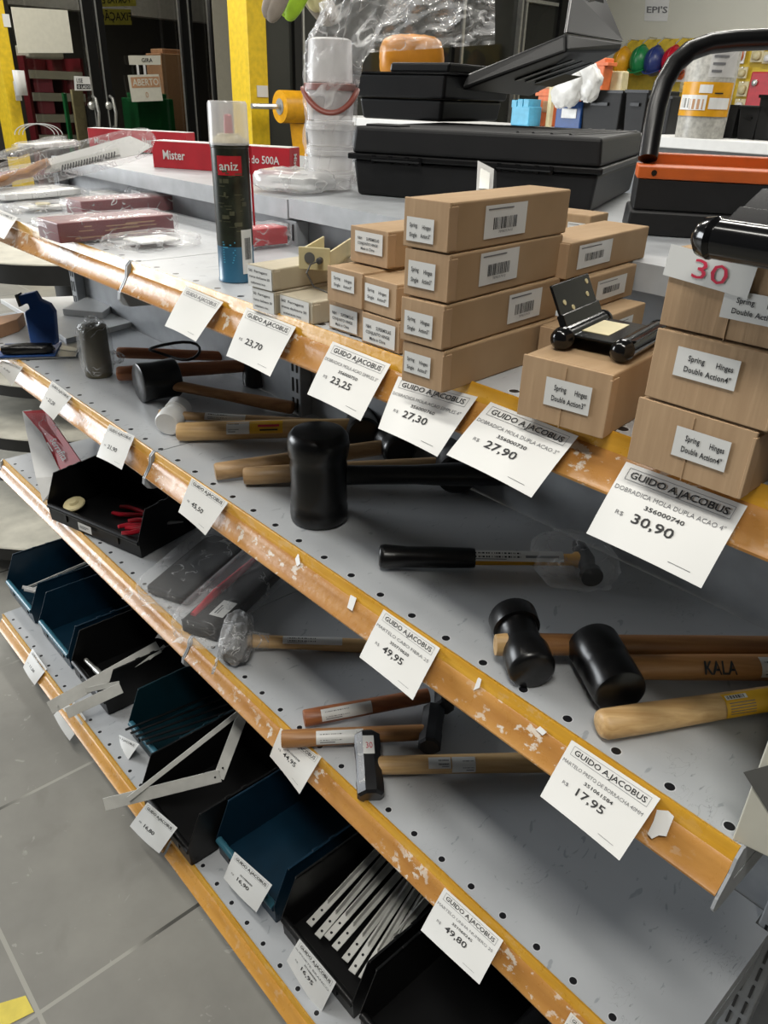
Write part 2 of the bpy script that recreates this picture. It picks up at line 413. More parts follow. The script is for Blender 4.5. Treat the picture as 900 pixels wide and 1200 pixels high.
# glazed front on the left: black frames, tinted panes, double door
XL = -9.0
def wx(x, y, X=XL): return px(x, y, X=X)
def post(bb, xa, ya, xb, yb, X, wpx, depth=.06, mi=0, z0=None, z1=None):
    """upright member of a glazed front that passes the two measured points; it is vertical in the place"""
    p = px((xa+xb)/2, (ya+yb)/2, X=X); q = px((xa+xb)/2+wpx, (ya+yb)/2, X=X)
    bb.box((X-depth/2, min(p.y, q.y), 0 if z0 is None else z0), (X+depth/2, max(p.y, q.y), 3.6 if z1 is None else z1), mi); return p.y, q.y
yA = px(8, 90, X=XL).y; yE = px(247, 60, X=XL).y
b = MB()
b.box((XL-.03, -5, 0), (XL+.03, yA-.9, .9)); 
w = b.build('wall_left', 'frame', smooth=0); meta(w, kind='structure')
# door leaves
b = MB(); L1 = post(b, 97, 10, 112, 125, XL, 8); bl = b
y0 = px(20, 110, X=XL).y
d1 = MB(); post(d1, 99, 30, 109, 125, XL, 11); d1.box((XL-.03, y0, 0), (XL+.03, px(117, 100, X=XL).y, .22)); 
p = px(101, 124, X=XL); q = px(120, 124, X=XL); d1.box((XL-.035, p.y, .8), (XL+.035, px(119, 124, X=XL).y, p.z))
d1.box((XL-.03, y0-.05, 0), (XL+.03, y0+.05, 3.6)); d1.box((XL-.03, y0, 2.45), (XL+.03, px(112, 20, X=XL).y, 2.52)) if False else None
D1 = meta(d1.build('door_1', 'frame', loc=(XL, y0, 0), smooth=0), kind='structure')
d2 = MB(); post(d2, 112, 30, 122, 125, XL, 10); post(d2, 211, 30, 221, 150, XL, 13)
yr = px(221, 100, X=XL).y; yl = px(118, 100, X=XL).y; d2.box((XL-.03, yl, 0), (XL+.03, yr, .22)); d2.box((XL-.035, yl, .8), (XL+.035, px(135, 124, X=XL).y, px(128, 106, X=XL).z))
D2 = meta(d2.build('door_2', 'frame', loc=(XL, yl, 0), smooth=0), kind='structure')
for DD, hx in ((D1, 113), (D2, 133)):
    t0, t1 = px(hx-2, 113, X=XL+.08), px(hx+4, 150, X=XL+.08)
    t1 = V((t0.x, t0.y, t1.z))
    h = MB(); mm = (t0+t1)/2+V((.05, .0, 0)); h.tube([t0+V((-.05, 0, 0)), t0+V((.01, 0, -.02)), mm, t1+V((.01, 0, .02)), t1+V((-.05, 0, 0))], .017, 10)
    k = px(hx-5, 124, X=XL+.05); h.lathe(k, (1, 0, 0), [(-.03, .04), (0, .04), (.01, .02), (.02, .02)], 14)
    h.build('door_handle', 'alu', DD)
# silver beading lines on frames
def bead(bb, xa, ya, xb, yb, X=XL, t=.012):
    pp = px((xa+xb)/2, (ya+yb)/2, X=X+.04); bb.box((X+.03, pp.y-t/2, .0), (X+.045, pp.y+t/2, 3.6))
tb = MB()
for q in ((97, 20, 108, 105), (113, 20, 124, 105), (208, 30, 221, 150), (222, 40, 232, 150), (241, 20, 252, 120)): bead(tb, *q)
meta(tb.build('trim_1', 'alu', smooth=0), kind='structure')
b = MB(); post(b, 243, 20, 254, 120, XL, 5); b.box((XL-.04, -4.9, 2.62), (XL+.02, yE, 2.8)) if False else None
meta(b.build('trim_2', 'frame', smooth=0), kind='structure')
# panes
def pane(name, xa, xb, X, ym=80, z0=.05, z1=3.6):
    a = px(xa, ym, X=X).y; c = px(xb, ym, X=X).y
    bb = MB(); bb.box((X-.005, min(a, c), z0), (X+.005, max(a, c), z1)); return meta(bb.build(name, 'glass', smooth=0), kind='structure')
pane('window_1', 22, 103, XL); pane('window_2', 119, 213, XL); pane('window_3', 229, 246, XL)
b = MB(); b.box((XL-.05, px(250, 60, X=XL).y, 0), (XL+.05, px(300, 60, X=XL).y, 4.5)); meta(b.build('wall_pier', 'cwall', smooth=0), kind='structure')
# grey canopy outside, seen through the upper panes
b = MB(); p = px(15, 6, X=-10.6); q = px(215, 12, X=-10.6); b.box((-10.7, p.y-.4, p.z), (-10.5, q.y+2, p.z+1.5)); meta(b.build('wall_canopy', 'greyc', smooth=0), kind='structure')

# glazing right of the yellow column, nearer
def postR(nm, xa, xb, ym=50, matn='frame', d=.06, z1=4.5, z0=0):
    a = px(xa, ym, X=XR).y; c = px(xb, ym, X=XR).y; bb = MB(); bb.box((XR-d/2, min(a, c), z0), (XR+d/2, max(a, c), z1)); return bb
b = MB()
for xa, xb in ((343, 351), (531, 537), (651, 657)):
    a = postR('', xa, xb); k = len(b.v); b.v += a.v; b.f += [tuple(i+k for i in f) for f in a.f]; b.m += a.m
p = px(330, 95, X=XR); q = px(610, 2, X=XR)
b.box((XR-.03, p.y-.4, .0), (XR+.03, c0.y, .9))
meta(b.build('trim_3', 'frame', smooth=0), kind='structure')
b = MB()
for xa, xb in ((351.5, 353.5), (537.5, 540), (604, 606), (609, 611)):
    a = postR('', xa, xb, d=.09); k = len(b.v); b.v += a.v; b.f += [tuple(i+k for i in f) for f in a.f]; b.m += a.m
y1_, y2_ = px(612, 2, X=XR).y, px(651, 2, X=XR).y
b.box((XR-.02, y1_, px(612, 2, X=XR).z), (XR+.05, y2_, px(612, 2, X=XR).z+.03))
meta(b.build('trim_4', 'alu', smooth=0), kind='structure')
t = NT('dark glazing'); t.b.inputs['Roughness'].default_value = .06; t.l(t.ramp(t.noise(1.5, 3), (.3, lin('242523')), (.7, lin('343531'))), t.b.inputs['Base Color']); M['dglass'] = t.m
a = px(312, 60, X=XR).y
b = MB(); b.box((XR-.02, a, .9), (XR-.01, c0.y, 4.5)); meta(b.build('window_4', 'dglass', smooth=0), kind='structure')
# ceiling far above the frame, with the shop's tube lamps
M['lamp'] = NT('lamp tube').m
lm = M['lamp'].node_tree.nodes['Principled BSDF']; lm.inputs['Emission Color'].default_value = (1, .97, .9, 1); lm.inputs['Emission Strength'].default_value = 2
M['ceil'] = mat('ceiling paint', 'b9b8b0', .8)

# yellow columns
def column(xa, xb, y, X, label, d=.35, split=True):
    a = px(xa, y, X=X).y; c = px(xb, y, X=X).y
    bb = MB(); bb.box((X-d, a, 0), (X, c, 4.4)); o = bb.build('column', 'yellow', loc=(X, a, 0), smooth=0, bevel=.008)
    return meta(o, label, 'column')
b = MB(); a = px(291, 60, X=XR+.05).y; c = px(313, 60, X=XR+.05).y; e = px(269, 60, X=XR-.55)
rc = ray(269, 60); b.box((a*rc.x/rc.y, a, 0), (XR+.05, c, 4.4))
meta(b.build('column', 'yellow', loc=(XR, a, 0), smooth=0, bevel=.006), 'tall yellow painted column to the right of the glass doors', 'column')
b = MB(); a = px(-2, 60, X=XL+.6).y; c = px(19, 90, X=XL+.6).y; b.box((XL+.3, a, 0), (XL+.6, c, 4.4))
yc = b.build('column', 'yellow', loc=(XL+.6, a, 0), smooth=0, bevel=.006); meta(yc, 'narrow yellow column at the far left with paper notices on it', 'column')
for (x0, y0_, x1, y1_) in ((2, 16, 13, 32), (15, 95, 26, 118)):
    p = px(x0, y0_, X=XL+.602); q = px(x1, y1_, X=XL+.602); bb = MB(); bb.box((XL+.6, p.y, q.z), (XL+.606, q.y, p.z)); bb.build('paper_notice', 'paper', yc, smooth=0)
p = px(13, 82, X=XL+.7); q = px(33, 112, X=XL+.7); bb = MB(); bb.grid(lambda u, v: V((XL+.72+.02*math.sin(5*u), p.y+(q.y-p.y)*u, q.z+(p.z-q.z)*v)), 6, 2)
meta(bb.build('paper_sheet', 'paper', loc=p, solid=.002), 'curled white paper sheet stuck beside the narrow left column', 'paper')
# cream poster and signs
def wallsign(name, corners, X, draw, label, cat, base='cream', inks=('ink', 'greyink'), th=.012, group=None):
    TL, TR, BR, BL = [px(*c, X=X) for c in corners]
    fn, w, h = quadmap(TL, TR, BR, BL)
    sh = Sheet(fn, w, h, 1, 1, 0, eps=.003); draw(sh, w, h)
    n = V((1, 0, 0)); k = len(sh.b.v); bk = [p-n*th for p in (BL, BR, TR, TL)]
    sh.b.add([BL, BR, TR, TL]+bk, [(4, 7, 6, 5), (0, 4, 5, 1), (1, 5, 6, 2), (2, 6, 7, 3), (3, 7, 4, 0)], 0)
    o = sh.b.build(name, [base]+list(inks), loc=(TL+BR)/2, smooth=0, fix=False); return meta(o, label, cat, group)
wallsign('poster', ((13, 8), (79, 12), (86, 62), (22, 62)), XL+.2, lambda s, w, h: None, 'large blank cream poster board hung on the left glass door', 'poster')
M['ysign'] = mat('yellow green sign', 'b5b044', .6)
wallsign('hanging_sign', ((112, 10), (153, 11), (154.5, 29), (116, 29)), XL-.06, lambda s, w, h: s.text('FIXAÇÃO', .02*w, .28*h, .52*h, 1, True, fit=1.0*w, mirror=True), 'yellow sign with mirrored lettering seen through the right door glass, lower of two', 'sign', 'ysign')
wallsign('hanging_sign', ((112, -8), (158, -8), (160, 7), (113, 8)), XL-.06, lambda s, w, h: s.text('PORTAS E', .15*w, .25*h, .5*h, 1, True, fit=.7*w, mirror=True), 'yellow sign at the top edge above the other mirrored yellow sign', 'sign', 'ysign')
def dab(s, w, h):
    s.rect(.06*w, .52*h, .98*w, .92*h, 2); s.text('ABERTO', .1*w, .6*h, .25*h, 0, True, fit=.84*w, k=2.5); s.text('0', .45*w, .14*h, .22*h, 2, False)
wallsign('open_sign', ((150, 88), (186, 87), (191, 118), (155, 119.5)), XL+.06, dab, 'cream ABERTO sign hanging on the right glass door', 'sign', 'cream', ('ink', 'tan'))
wallsign('hours_sign', ((150.5, 65), (188, 65), (188.5, 76), (152, 76)), XL+.06, lambda s, w, h: s.text('GIRA', .38*w, .3*h, .42*h, 1, True, fit=.35*w), 'narrow cream strip sign above the ABERTO sign', 'sign')
for q in (161, 169): 
    b = MB(); p = px(q, 76, X=XL+.065); r = px(q, 88, X=XL+.065); b.box((XL+.06, p.y-.012, r.z), (XL+.066, p.y+.012, p.z))
    meta(b.build('hanging_tape', 'hvwhite', loc=p, smooth=0), ('left' if q == 161 else 'right')+' one of two pale tapes joining the ABERTO sign to the strip above', 'tape')
wallsign('use_sign', ((87, 89), (105, 90), (107.5, 106), (88, 106)), XL+.05, lambda s, w, h: (s.text('USE', .1*w, .55*h, .3*h, 1, True, fit=.4*w), s.rect(.1*w, .1*h, .95*w, .45*h, 1), s.text('O LADO', .15*w, .16*h, .22*h, 0, True, fit=.75*w, k=2.5)), 'small white door sign with black lettering beside the left door handle', 'sign', 'paper')
# shelving seen through the left door glass
XS = XL-.7
t0 = px(30, 65, X=XS); t1 = px(106, 160, X=XS)
ds = thing('display_shelf', 'shelf unit with pink goods seen through the left glass door', 'shelf', (XS, t0.y, 0))
b = MB(); b.box((XS-.5, t0.y, 0), (XS-.45, t1.y, t0.z+.05)); b.box((XS-.5, t0.y-.03, 0), (XS, t0.y, t0.z)); b.box((XS-.5, t1.y, 0), (XS, t1.y+.03, t0.z)); ym = px(75, 80, X=XS).y; b.box((XS-.5, ym-.015, 0), (XS, ym+.015, t0.z)); b.build('frame', 'darkred', ds, smooth=0)
SHZ = [px(60, zp, X=XS).z for zp in (83, 109, 134, 158)]
for z in SHZ: 
     b = MB(); b.box((XS-.44, t0.y+.002, z-.08), (XS+.02, t1.y-.002, z)); b.build('shelf_board', 'cream', ds, smooth=0)
for (xa, ya, xb, yb) in ((37, 90, 66, 104), (78, 92, 100, 104), (42, 116, 68, 128), (45, 140, 75, 150)):
    p = px(xa, ya, X=XS); q = px(xb, yb, X=XS); zb = max(zz_ for zz_ in SHZ if zz_ < p.z-.02)+.002
    bb = MB(); bb.box((XS-.3, p.y+.02, zb), (XS-.03, q.y-.02, p.z)); meta(bb.build('product_box', 'pink', loc=((XS-.15), (p.y+q.y)/2, zb), smooth=0, bevel=.005), 'pink boxed goods on the shelves behind the left glass door', 'box', 'pink goods behind the door glass')
b = MB(); p = px(30, 65, X=XS); q = px(72, 72, X=XS); b.box((XS-.3, p.y, p.z-.02), (XS+.1, q.y, p.z+.10)); b.box((XS-.2, p.y+.1, p.z+.10), (XS, q.y-.1, p.z+.16))
meta(b.build('cream_machine', 'cream', loc=p, bevel=.02), 'cream plastic case on top of the shelf unit behind the left door', 'case')
for (xa, ya, xb, yb, mn, lb) in ((74, 109, 84, 150, 'green', 'narrow green and white product panel behind the door glass'), (84, 105, 103, 150, 'ivory', 'tall pale green white panel leaning behind the door glass')):
    p = px(xa, ya, X=XL-.25); q = px(xb, yb, X=XL-.25); bb = MB(); bb.box((XL-.30, p.y, 0), (XL-.25, q.y, p.z)); meta(bb.build('standing_board', mn, loc=(XL-.27, p.y, 0), smooth=0, bevel=.004), lb, 'board')
# red and green goods behind the right door
for (xa, ya, xb, yb, mn, lb) in ((188, 62, 232, 118, 'tan', 'reddish brown cabinet dimly seen through the right door glass'), (160, 115, 206, 150, 'green', 'dark green case low behind the right door glass')):
    dd = .9 if mn == 'tan' else .3; p = px(xa, ya, X=XL-dd); q = px(xb, yb, X=XL-dd); bb = MB(); bb.box((XL-dd-.4, p.y, 0), (XL-dd, q.y, p.z)); bb.box((XL-dd-.35, p.y+.05, p.z), (XL-dd-.05, q.y-.05, p.z+.05)); meta(bb.build('cabinet', mn, loc=(XL-1.1, p.y, 0), smooth=0, bevel=.01), lb, 'cabinet')

# ================================================================== GONDOLA
XB = [-2.1035, -1.1035, -.1035]
LEV = {'top': (1.297, .505), 'second': (.995, .505), 'third': (.601, .535), 'base': (.12, .437)}
YBACK = .812
PROF = [(0, -.0), (-.0035, .001), (-.0045, -.004), (-.006, -.011), (-.0085, -.013)]
def rail(parent, x0, x1, F, z, nm='railface'):
    # extruded price rail: amber lip on top and a slightly hollow slanted face below
    prof = [(.000, .0015), (-.003, .0025), (-.0045, .000), (-.0045, -.007), (-.0055, -.0085), (-.0065, -.0125)]
    face = [(-.0065, -.0125), (-.0095, -.0145), (-.0125, -.020), (-.0165, -.027), (-.0225, -.0345), (-.0255, -.0365), (-.0255, -.0385)]
    back = [(-.021, -.0385), (-.0125, -.027), (-.006, -.018), (-.001, -.016)]
    b = MB(); allp = prof+face[1:]+back; n = len(allp)
    vs = [V((x, F+y, z+zz)) for x in (x0, x1) for y, zz in allp]
    fs = []; ms = []
    for i in range(n):
        j = (i+1) % n; fs.append((i, j, j+n, i+n)); ms.append(0 if i < len(prof)-1 else 1)
    fs.append(tuple(range(n))[::-1]); ms.append(1); fs.append(tuple(range(n, 2*n))); ms.append(1)
    b.v = vs; b.f = fs; b.m = ms
    return b.build('price_rail', ['railtop', nm], parent, smooth=35, part_label='amber slanted price rail')
def shelf(x0, x1, lev, label, nm='railface'):
    z, F = LEV[lev]
    t = thing('metal_shelf', label, 'shelf', (x0, F, z), 'grey shelves of the gondola')
    g = .0012; n = .018
    b = MB(); xa, xb = x0+g, x1-g
    b.prism([(xa, F+.0005, z), (xb, F+.0005, z), (xb, YBACK-.025, z), (xb-n, YBACK-.025, z), (xb-n, YBACK, z), (xa+n, YBACK, z), (xa+n, YBACK-.025, z), (xa, YBACK-.025, z)], (0, 0, -.0025))
    b.box((xa, F+.0005, z-.034), (xb, F+.0025, z-.0025)); b.box((xa, F+.0025, z-.034), (xa+.002, YBACK-.03, z-.0025)); b.box((xb-.002, F+.0025, z-.034), (xb, YBACK-.03, z-.0025))
    for k in (.33, .66): 
        yy = F+(YBACK-F)*k; b.box((xa+.01, yy, z-.022), (xb-.01, yy+.03, z-.0028))
    b.build('shelf_board', 'shelf', t, smooth=0)
    rail(t, x0+.006, x1-.004, F, z, nm)
    if lev != 'base':
        for xx in (x0+.0012, x1-.0036):
            bb = MB(); F0 = F-.009
            bb.prism([(xx, F0+.006, z+.0028), (xx, F0-.001, z-.004), (xx, F0-.004, z-.020), (xx, F0-.017, z-.040), (xx, F0-.019, z-.050), (xx, F0-.014, z-.058), (xx, F0-.004, z-.062), (xx, F0+.03, z-.064), (xx, YBACK-.03, z-.085), (xx, YBACK-.03, z-.036), (xx, F+.0032, z-.036), (xx, F+.0004, z-.036), (xx, F+.0002, z+.0028)], (.0026, 0, 0))
            bb.build('bracket', 'steel', t, smooth=0)
    else:
        bb = MB(); bb.box((x0+.004, F+.03, 0), (x1-.004, F+.034, z-.035)); bb.build('kick_plate', 'panel', t, smooth=0)
        for fx in (x0+.0165, x1-.0425):
            bb = MB(); bb.box((fx, F+.034, 0), (fx+.026, YBACK-.03, z-.0355)); bb.build('foot', 'panel', t, smooth=0)
    return t
shelf(XB[1], XB[2], 'top', 'top grey steel shelf of the nearer bay, carrying the brown hinge boxes')
shelf(XB[0]-.04, XB[1], 'top', 'top grey steel shelf of the farther bay, under the plastic wrapped packages')
SH2 = shelf(XB[1], XB[2], 'second', 'second grey steel shelf of the nearer bay, carrying the black rubber mallets')
shelf(XB[0]-.04, XB[1], 'second', 'second grey steel shelf of the farther bay, with white panels and the blue trowel')
shelf(XB[1], XB[2], 'third', 'third grey steel shelf of the nearer bay, carrying sledge hammers')
shelf(XB[0]-.04, XB[1], 'third', 'third grey steel shelf of the farther bay, carrying the black bin with pliers')
shelf(XB[1], XB[2], 'base', 'lowest grey shelf of the nearer bay, under the bins of white brackets', 'railbase')
shelf(XB[0]-.04, XB[1], 'base', 'lowest grey shelf of the farther bay, under the teal bins', 'railbase')
# back panels, uprights and the cover on top
for i, lb in ((0, 'grey back panel behind the shelves of the farther bay'), (1, 'grey back panel behind the shelves of the nearer bay')):
    b = MB(); b.box((XB[i]+.0005, .8155, .03), (XB[i+1]-.0005, .822, 1.3355)); b.box((XB[i]+.0005, .828, 1.20), (XB[i+1]-.0005, .834, 1.338)) if False else None
    meta(b.build('back_panel', 'panel', loc=(XB[i], .82, .03), smooth=0), lb, 'panel', 'back panels of the gondola')
ups = ['slotted grey upright at the far end of the shelving', 'slotted grey upright between the two bays', 'slotted grey upright at the near end of the shelving']
for x, lb in zip(XB, ups):
    t = thing('slotted_upright', lb, 'upright', (x, .80, 0), 'uprights of the gondola')
    b = MB(); b.box((x-.0165, .7895, 0), (x+.0165, .8145, 1.3355)); b.build('post', 'panel', t, smooth=0, bevel=.002)
    b = MB(); z = .05
    while z < 1.33:
        for dx in (-.0065, .0065): b.box((x+dx-.0017, .788, z), (x+dx+.0017, .7892, z+.026))
        z += .038
    sl = b.build('slots', 'black', t, smooth=0, part_label='dark slot openings'); sl['kind'] = 'stuff'
for x0, x1, dz, lb in ((XB[1]+.001, .25, 0, 'raised grey top cover of the nearer bay, under the black toolbox'), (XB[0], XB[1]-.004, -.003, 'raised grey top cover of the farther bay, under the red boxes')):
    t = thing('top_cover', lb, 'shelf', (x0, .79, 1.37+dz)); b = MB(); z = 1.37+dz
    b.box((x0, .786, z-.003), (x1, 1.42, z)); b.box((x0, .786, z-.030), (x1, .789, z-.003)); b.box((x0, .789, z-.030), (x0+.003, 1.42, z-.003)); b.box((x1-.003, .789, z-.030), (x1, 1.42, z-.003))
    b.build('cover_sheet', 'steel', t, smooth=0)
    b = MB(); b.box((x0+.04, 1.0, 0), (x1-.04, 1.04, z-.031)); b.build('support', 'panel', t, smooth=0)
# ================================================================== TOP SHELF: cardboard boxes
ZT = 1.297
def carton(o, yaw, w, l, h, label, group, lines=None, lab=None, side=None, right=False, name='cardboard_box', matn='card', endm='card2', cat='box', lab2=None, front='flap', pitch_=0, shade=None):
    """o: front lower left corner; the width runs along +X turned by yaw, the length away from the aisle"""
    t = thing(name, label, cat, o, group)
    c, s = math.cos(yaw), math.sin(yaw); ex = V((c, s, 0)); ey = V((-s, c, 0)); ez = V((0, 0, 1)); o = V(o)
    b = MB(); b.obox(o+ey*.003, ex*w, ey*(l-.003), ez*h); 
    b.build('carton_body', matn, t, smooth=0, bevel=.0016)
    # end flap: folded down over the front end, with a ragged tucked edge
    r = random.Random(label); b = MB()
    q = [o+ez*(-.0), o+ex*w, o+ex*w+ez*(h+.0004), o+ez*(h+.0004)]
    b.obox(o-ex*.0006+ez*.0012, ex*(w+.0012), ey*.0026, ez*(h-.001))
    b.obox(o+ex*(w*.985)+ez*.002-ey*.0008, ex*(w*.03), ey*.012, ez*(h-.004)*.97)
    if right: b.obox(o+ex*w*.5-ey*.0006, ex*.0009, ey*.001, ez*h*.95)
    b.build('end_flap', endm, t, smooth=0, bevel=.0008)
    if lines is not None:
        x0, y0, lw, lh = lab
        fn = flat(o+ex*(x0*w)+ez*(y0*h)-ey*.0012, ex, ez); sh = Sheet(fn, lw*w, lh*h, 2, 1, 0, eps=.0003)
        for tx, u, v, hh, ft in lines: sh.text(tx, u*lw*w, v*lh*h, hh*lh*h, 1, True, fit=ft*lw*w)
        sh.b.build('paper_label', ['paper', 'ink'], t, smooth=0, fix=False)
    if side:
        a, bb, lw, lh, seed = side   # start along the length, height, size, on the right-hand face
        fn = flat(o+ex*(w+.0006)+ey*(a*l)+ez*(bb*h), ey, ez); sh = Sheet(fn, lw*l, lh*h, 1, 1, 0, eps=.0003)
        sh.bars(.2*lw*l, .26*lh*h, .76*lw*l, .62*lh*h, 1, seed); sh.text('7898357410', .33*lw*l, .14*lh*h, .08*lh*h, 2, False, fit=.34*lw*l); sh.rect(.06*lw*l, .86*lh*h, .66*lw*l, .9*lh*h, 2)
        sh.b.build('barcode_label', ['paper', 'ink', 'greyink'], t, smooth=0, fix=False, part_label='white barcode label')
    return t
SI = [('Spring', .12, .6, .17, .28), ('Hinges', .58, .56, .17, .32), ('Single', .12, .2, .17, .28), ('Action3"', .54, .2, .17, .36)]
DA = lambda n: [('Spring', .2, .6, .19, .27), ('Hinges', .65, .58, .19, .27), ('Double', .16, .22, .19, .32), ('Action%s"' % n, .52, .2, .19, .40)]
NM = [('N&H', .1, .62, .14, .16), ('SUPERMOLAS', .42, .62, .14, .46), ('CONJUNTO HINGE', .1, .38, .13, .74), ('Made in China', .22, .14, .13, .5)]
# stack of four long boxes
gA = 'long hinge boxes in the stack of four'
oA = px(471, 447, Z=ZT); oAr = px(519, 460, Z=ZT)
wA = .0455; hs = [.0365, .0375, .0385, .0385]; z = ZT
yaw0 = math.radians(2.5)
pA = [(oA.x, oA.y, yaw0+.03, .185, (.42, .30, .26, .62, 0)), (oA.x-.002, oA.y-.002, yaw0+.05, .180, (.52, .18, .30, .70, 5)), (oA.x-.003, oA.y+.001, yaw0+.07, .178, (.24, .22, .33, .70, 7)), (oA.x-.005, oA.y+.000, yaw0+.06, .183, (.26, .18, .34, .68, 9))]
lbA = ['long brown hinge box at the bottom of the four-box stack, overhanging a price tag', 'long brown hinge box second from bottom of the four-box stack, barcode far right', 'long brown hinge box second from the top of the four-box stack', 'long brown hinge box on top of the four-box stack']
for k in range(4):
    x, y, yw, l, sd = pA[k]
    carton((x, y, z), yw, wA, l, hs[k], lbA[k], gA, SI, ((.06, .30, .66, .50), (.1, .22, .68, .52), (.10, .24, .62, .54), (.08, .16, .62, .48))[k], sd if k else None)
    z += hs[k]+.0006
ZA = z
# front right stack of three
gB = 'boxes in the stack of three at the right'
oB = px(735, 540, Z=ZT); oBr = px(861, 586, Z=ZT); yb_ = math.atan2(oBr.y-oB.y, oBr.x-oB.x)
z = ZT; hB = [.0475, .0475, .050]
lbB = ['brown double action hinge box at the bottom of the stack of three on the right', 'brown double action hinge box in the middle of the stack of three on the right', 'brown double action hinge box on top of the right stack, with a red 30 sticker']
for k, (dx, dy, dyaw, ww, lab) in enumerate([(0, 0, .0, .081, (.38, .34, .46, .44)), (.003, .001, -.01, .083, (.20, .44, .50, .40)), (.002, .004, .01, .085, (.44, .28, .48, .34))]):
    t = carton((oB.x+dx, oB.y+dy, z), yb_+dyaw, ww, .17, hB[k], lbB[k], gB, DA(4), lab, None, k != 1)
    if k == 2:
        c, s = math.cos(yb_), math.sin(yb_); ex = V((c, s, 0)); o = V((oB.x+dx, oB.y+dy-.0018, z))
        a = math.radians(-5); e1 = (ex*math.cos(a)+V((0, 0, 1))*math.sin(a)); e2 = V((0, 0, 1))*math.cos(a)-ex*math.sin(a)
        sh = Sheet(flat(o+ex*(-.004)+V((0, 0, .0325)), e1, e2), .056, .019, 2, 1, 0, eps=.0004)
        sh.text('30', .017, .0035, .0115, 1, False, fit=.024)
        sh.b.build('price_sticker', ['paper', 'redink'], t, smooth=0, fix=False, part_label='white sticker with red handwritten 30')
    z += hB[k]+.0006
ZB = z
# single box with the open hinge on it
oC = px(606, 487, Z=ZT); oCr = px(704, 516, Z=ZT); yc_ = math.atan2(oCr.y-oC.y, oCr.x-oC.x)
hC = .0505
tC = carton(oC, yc_, .0735, .12, hC, 'single brown double action hinge box with an open black hinge lying on it', gB, DA(3), (.30, .32, .52, .44), None, True)
# boxes behind
gD = 'hinge boxes lying behind the front stacks'
def backbox(pts_z, pxs, w, l, h, label, side, yaw):
    p = px(*pxs, Z=pts_z); return carton(p, yaw, w, l, h, label, gD, None, None, side)
yD = math.radians(-18)
# D: its front face (facing the camera) carries the barcode; long side faces the aisle
def sidebox(A, B, z0, h, depth, label, seed, lab=(.25, .2, .32, .6)):
    """long side runs from A to B (towards the right); depth goes away from the viewer"""
    A = V((A.x, A.y, z0)); B = V((B.x, B.y, z0)); e = (B-A); L = e.length; e.normalize(); d = V((-e.y, e.x, 0))
    t = thing('cardboard_box', label, 'box', A, gD)
    b = MB(); b.obox(A, e*L, d*depth, V((0, 0, h))); b.build('carton_body', 'card', t, smooth=0, bevel=.0016)
    b = MB(); b.obox(A-e*.0025+V((0, 0, .001)), e*.0022, d*depth, V((0, 0, h-.002))); b.build('end_flap', 'card2', t, smooth=0, bevel=.0006)
    a, c, lw, lh = lab
    sh = Sheet(flat(A+e*(a*L)+V((0, 0, c*h))-d*.0007, e, V((0, 0, 1))), lw*L, lh*h, 1, 1, 0, eps=.0003)
    sh.bars(.2*lw*L, .28*lh*h, .76*lw*L, .6*lh*h, 1, seed); sh.rect(.06*lw*L, .84*lh*h, .66*lw*L, .88*lh*h, 2)
    sh.b.build('barcode_label', ['paper', 'ink', 'greyink'], t, smooth=0, fix=False, part_label='white barcode label')
    return t
pD = px(669, 285, Z=1.404); qD = px(775, 262, Z=1.404); eD = (qD-pD).normalized()
sidebox(V((-.404, .600, 0)), V((-.404, .600, 0))+eD*.165, ZT, .0385, .030, 'brown hinge box at the bottom of the pile behind the open hinge', 20, (.62, .3, .2, .5))
sidebox(V((-.436, .652, 0)), V((-.436, .652, 0))+eD*.128, ZT+.0390, .0335, .050, 'brown hinge box in the middle of the pile behind the open hinge, label half hidden', 21, (.30, .20, .52, .6))
sidebox(pD, pD+eD*.176, ZT+.0730, .0340, .055, 'brown hinge box on top of the pile behind, its pale top and barcode in view', 22, (.10, .22, .40, .66))
A = px(693, 253, Z=1.402); 
sidebox(A+V((-.075, -.012, 0)), A, 1.3705, .0315, .05, 'small brown box on the raised cover, just showing behind the four-box stack', 31, (.62, .2, .3, .5))
# end-on boxes left of the stack of four
gE = 'hinge boxes seen end-on left of the four-box stack'
e1 = px(386, 385, Z=ZT); e2 = px(424, 402, Z=ZT)
E_ = [((386, 385), 0, .0555, .0305, 0, 'brown box at the lower left of the pile of five, printed label on its end', NM, (.04, .12, .80, .76)),
      ((424, 402), 0, .0545, .0320, 0, 'brown box at the lower right of the pile of five, printed label on its end', NM, (.05, .12, .86, .74))]
z1 = ZT+.0325
hE = .034
pE = [px(384, 353, Z=z1), px(421, 363, Z=z1)]
for (q, dz, w, h, yw, lb, ln, lab) in E_:
    carton(px(*q, Z=ZT), math.radians(1), w, .17, h, lb, gE, ln, lab)
carton((pE[0].x, pE[0].y, z1), math.radians(2), .053, .165, .0365, 'brown box at the middle left of the pile of five, spring hinge label', gE, SI, (.14, .42, .66, .46))
carton((pE[1].x+.001, pE[1].y, z1+.0), math.radians(-1), .0545, .165, .0345, 'brown box at the middle right of the pile of five, spring hinge label', gE, SI, (.16, .34, .66, .50))
ze = z1+.0372; q = px(411, 307, Z=ze)
carton((q.x, q.y, ze), math.radians(3), .054, .12, .0365, 'brown box on top of the pile of five, printed label on its end', gE, NM, (.14, .34, .74, .56))
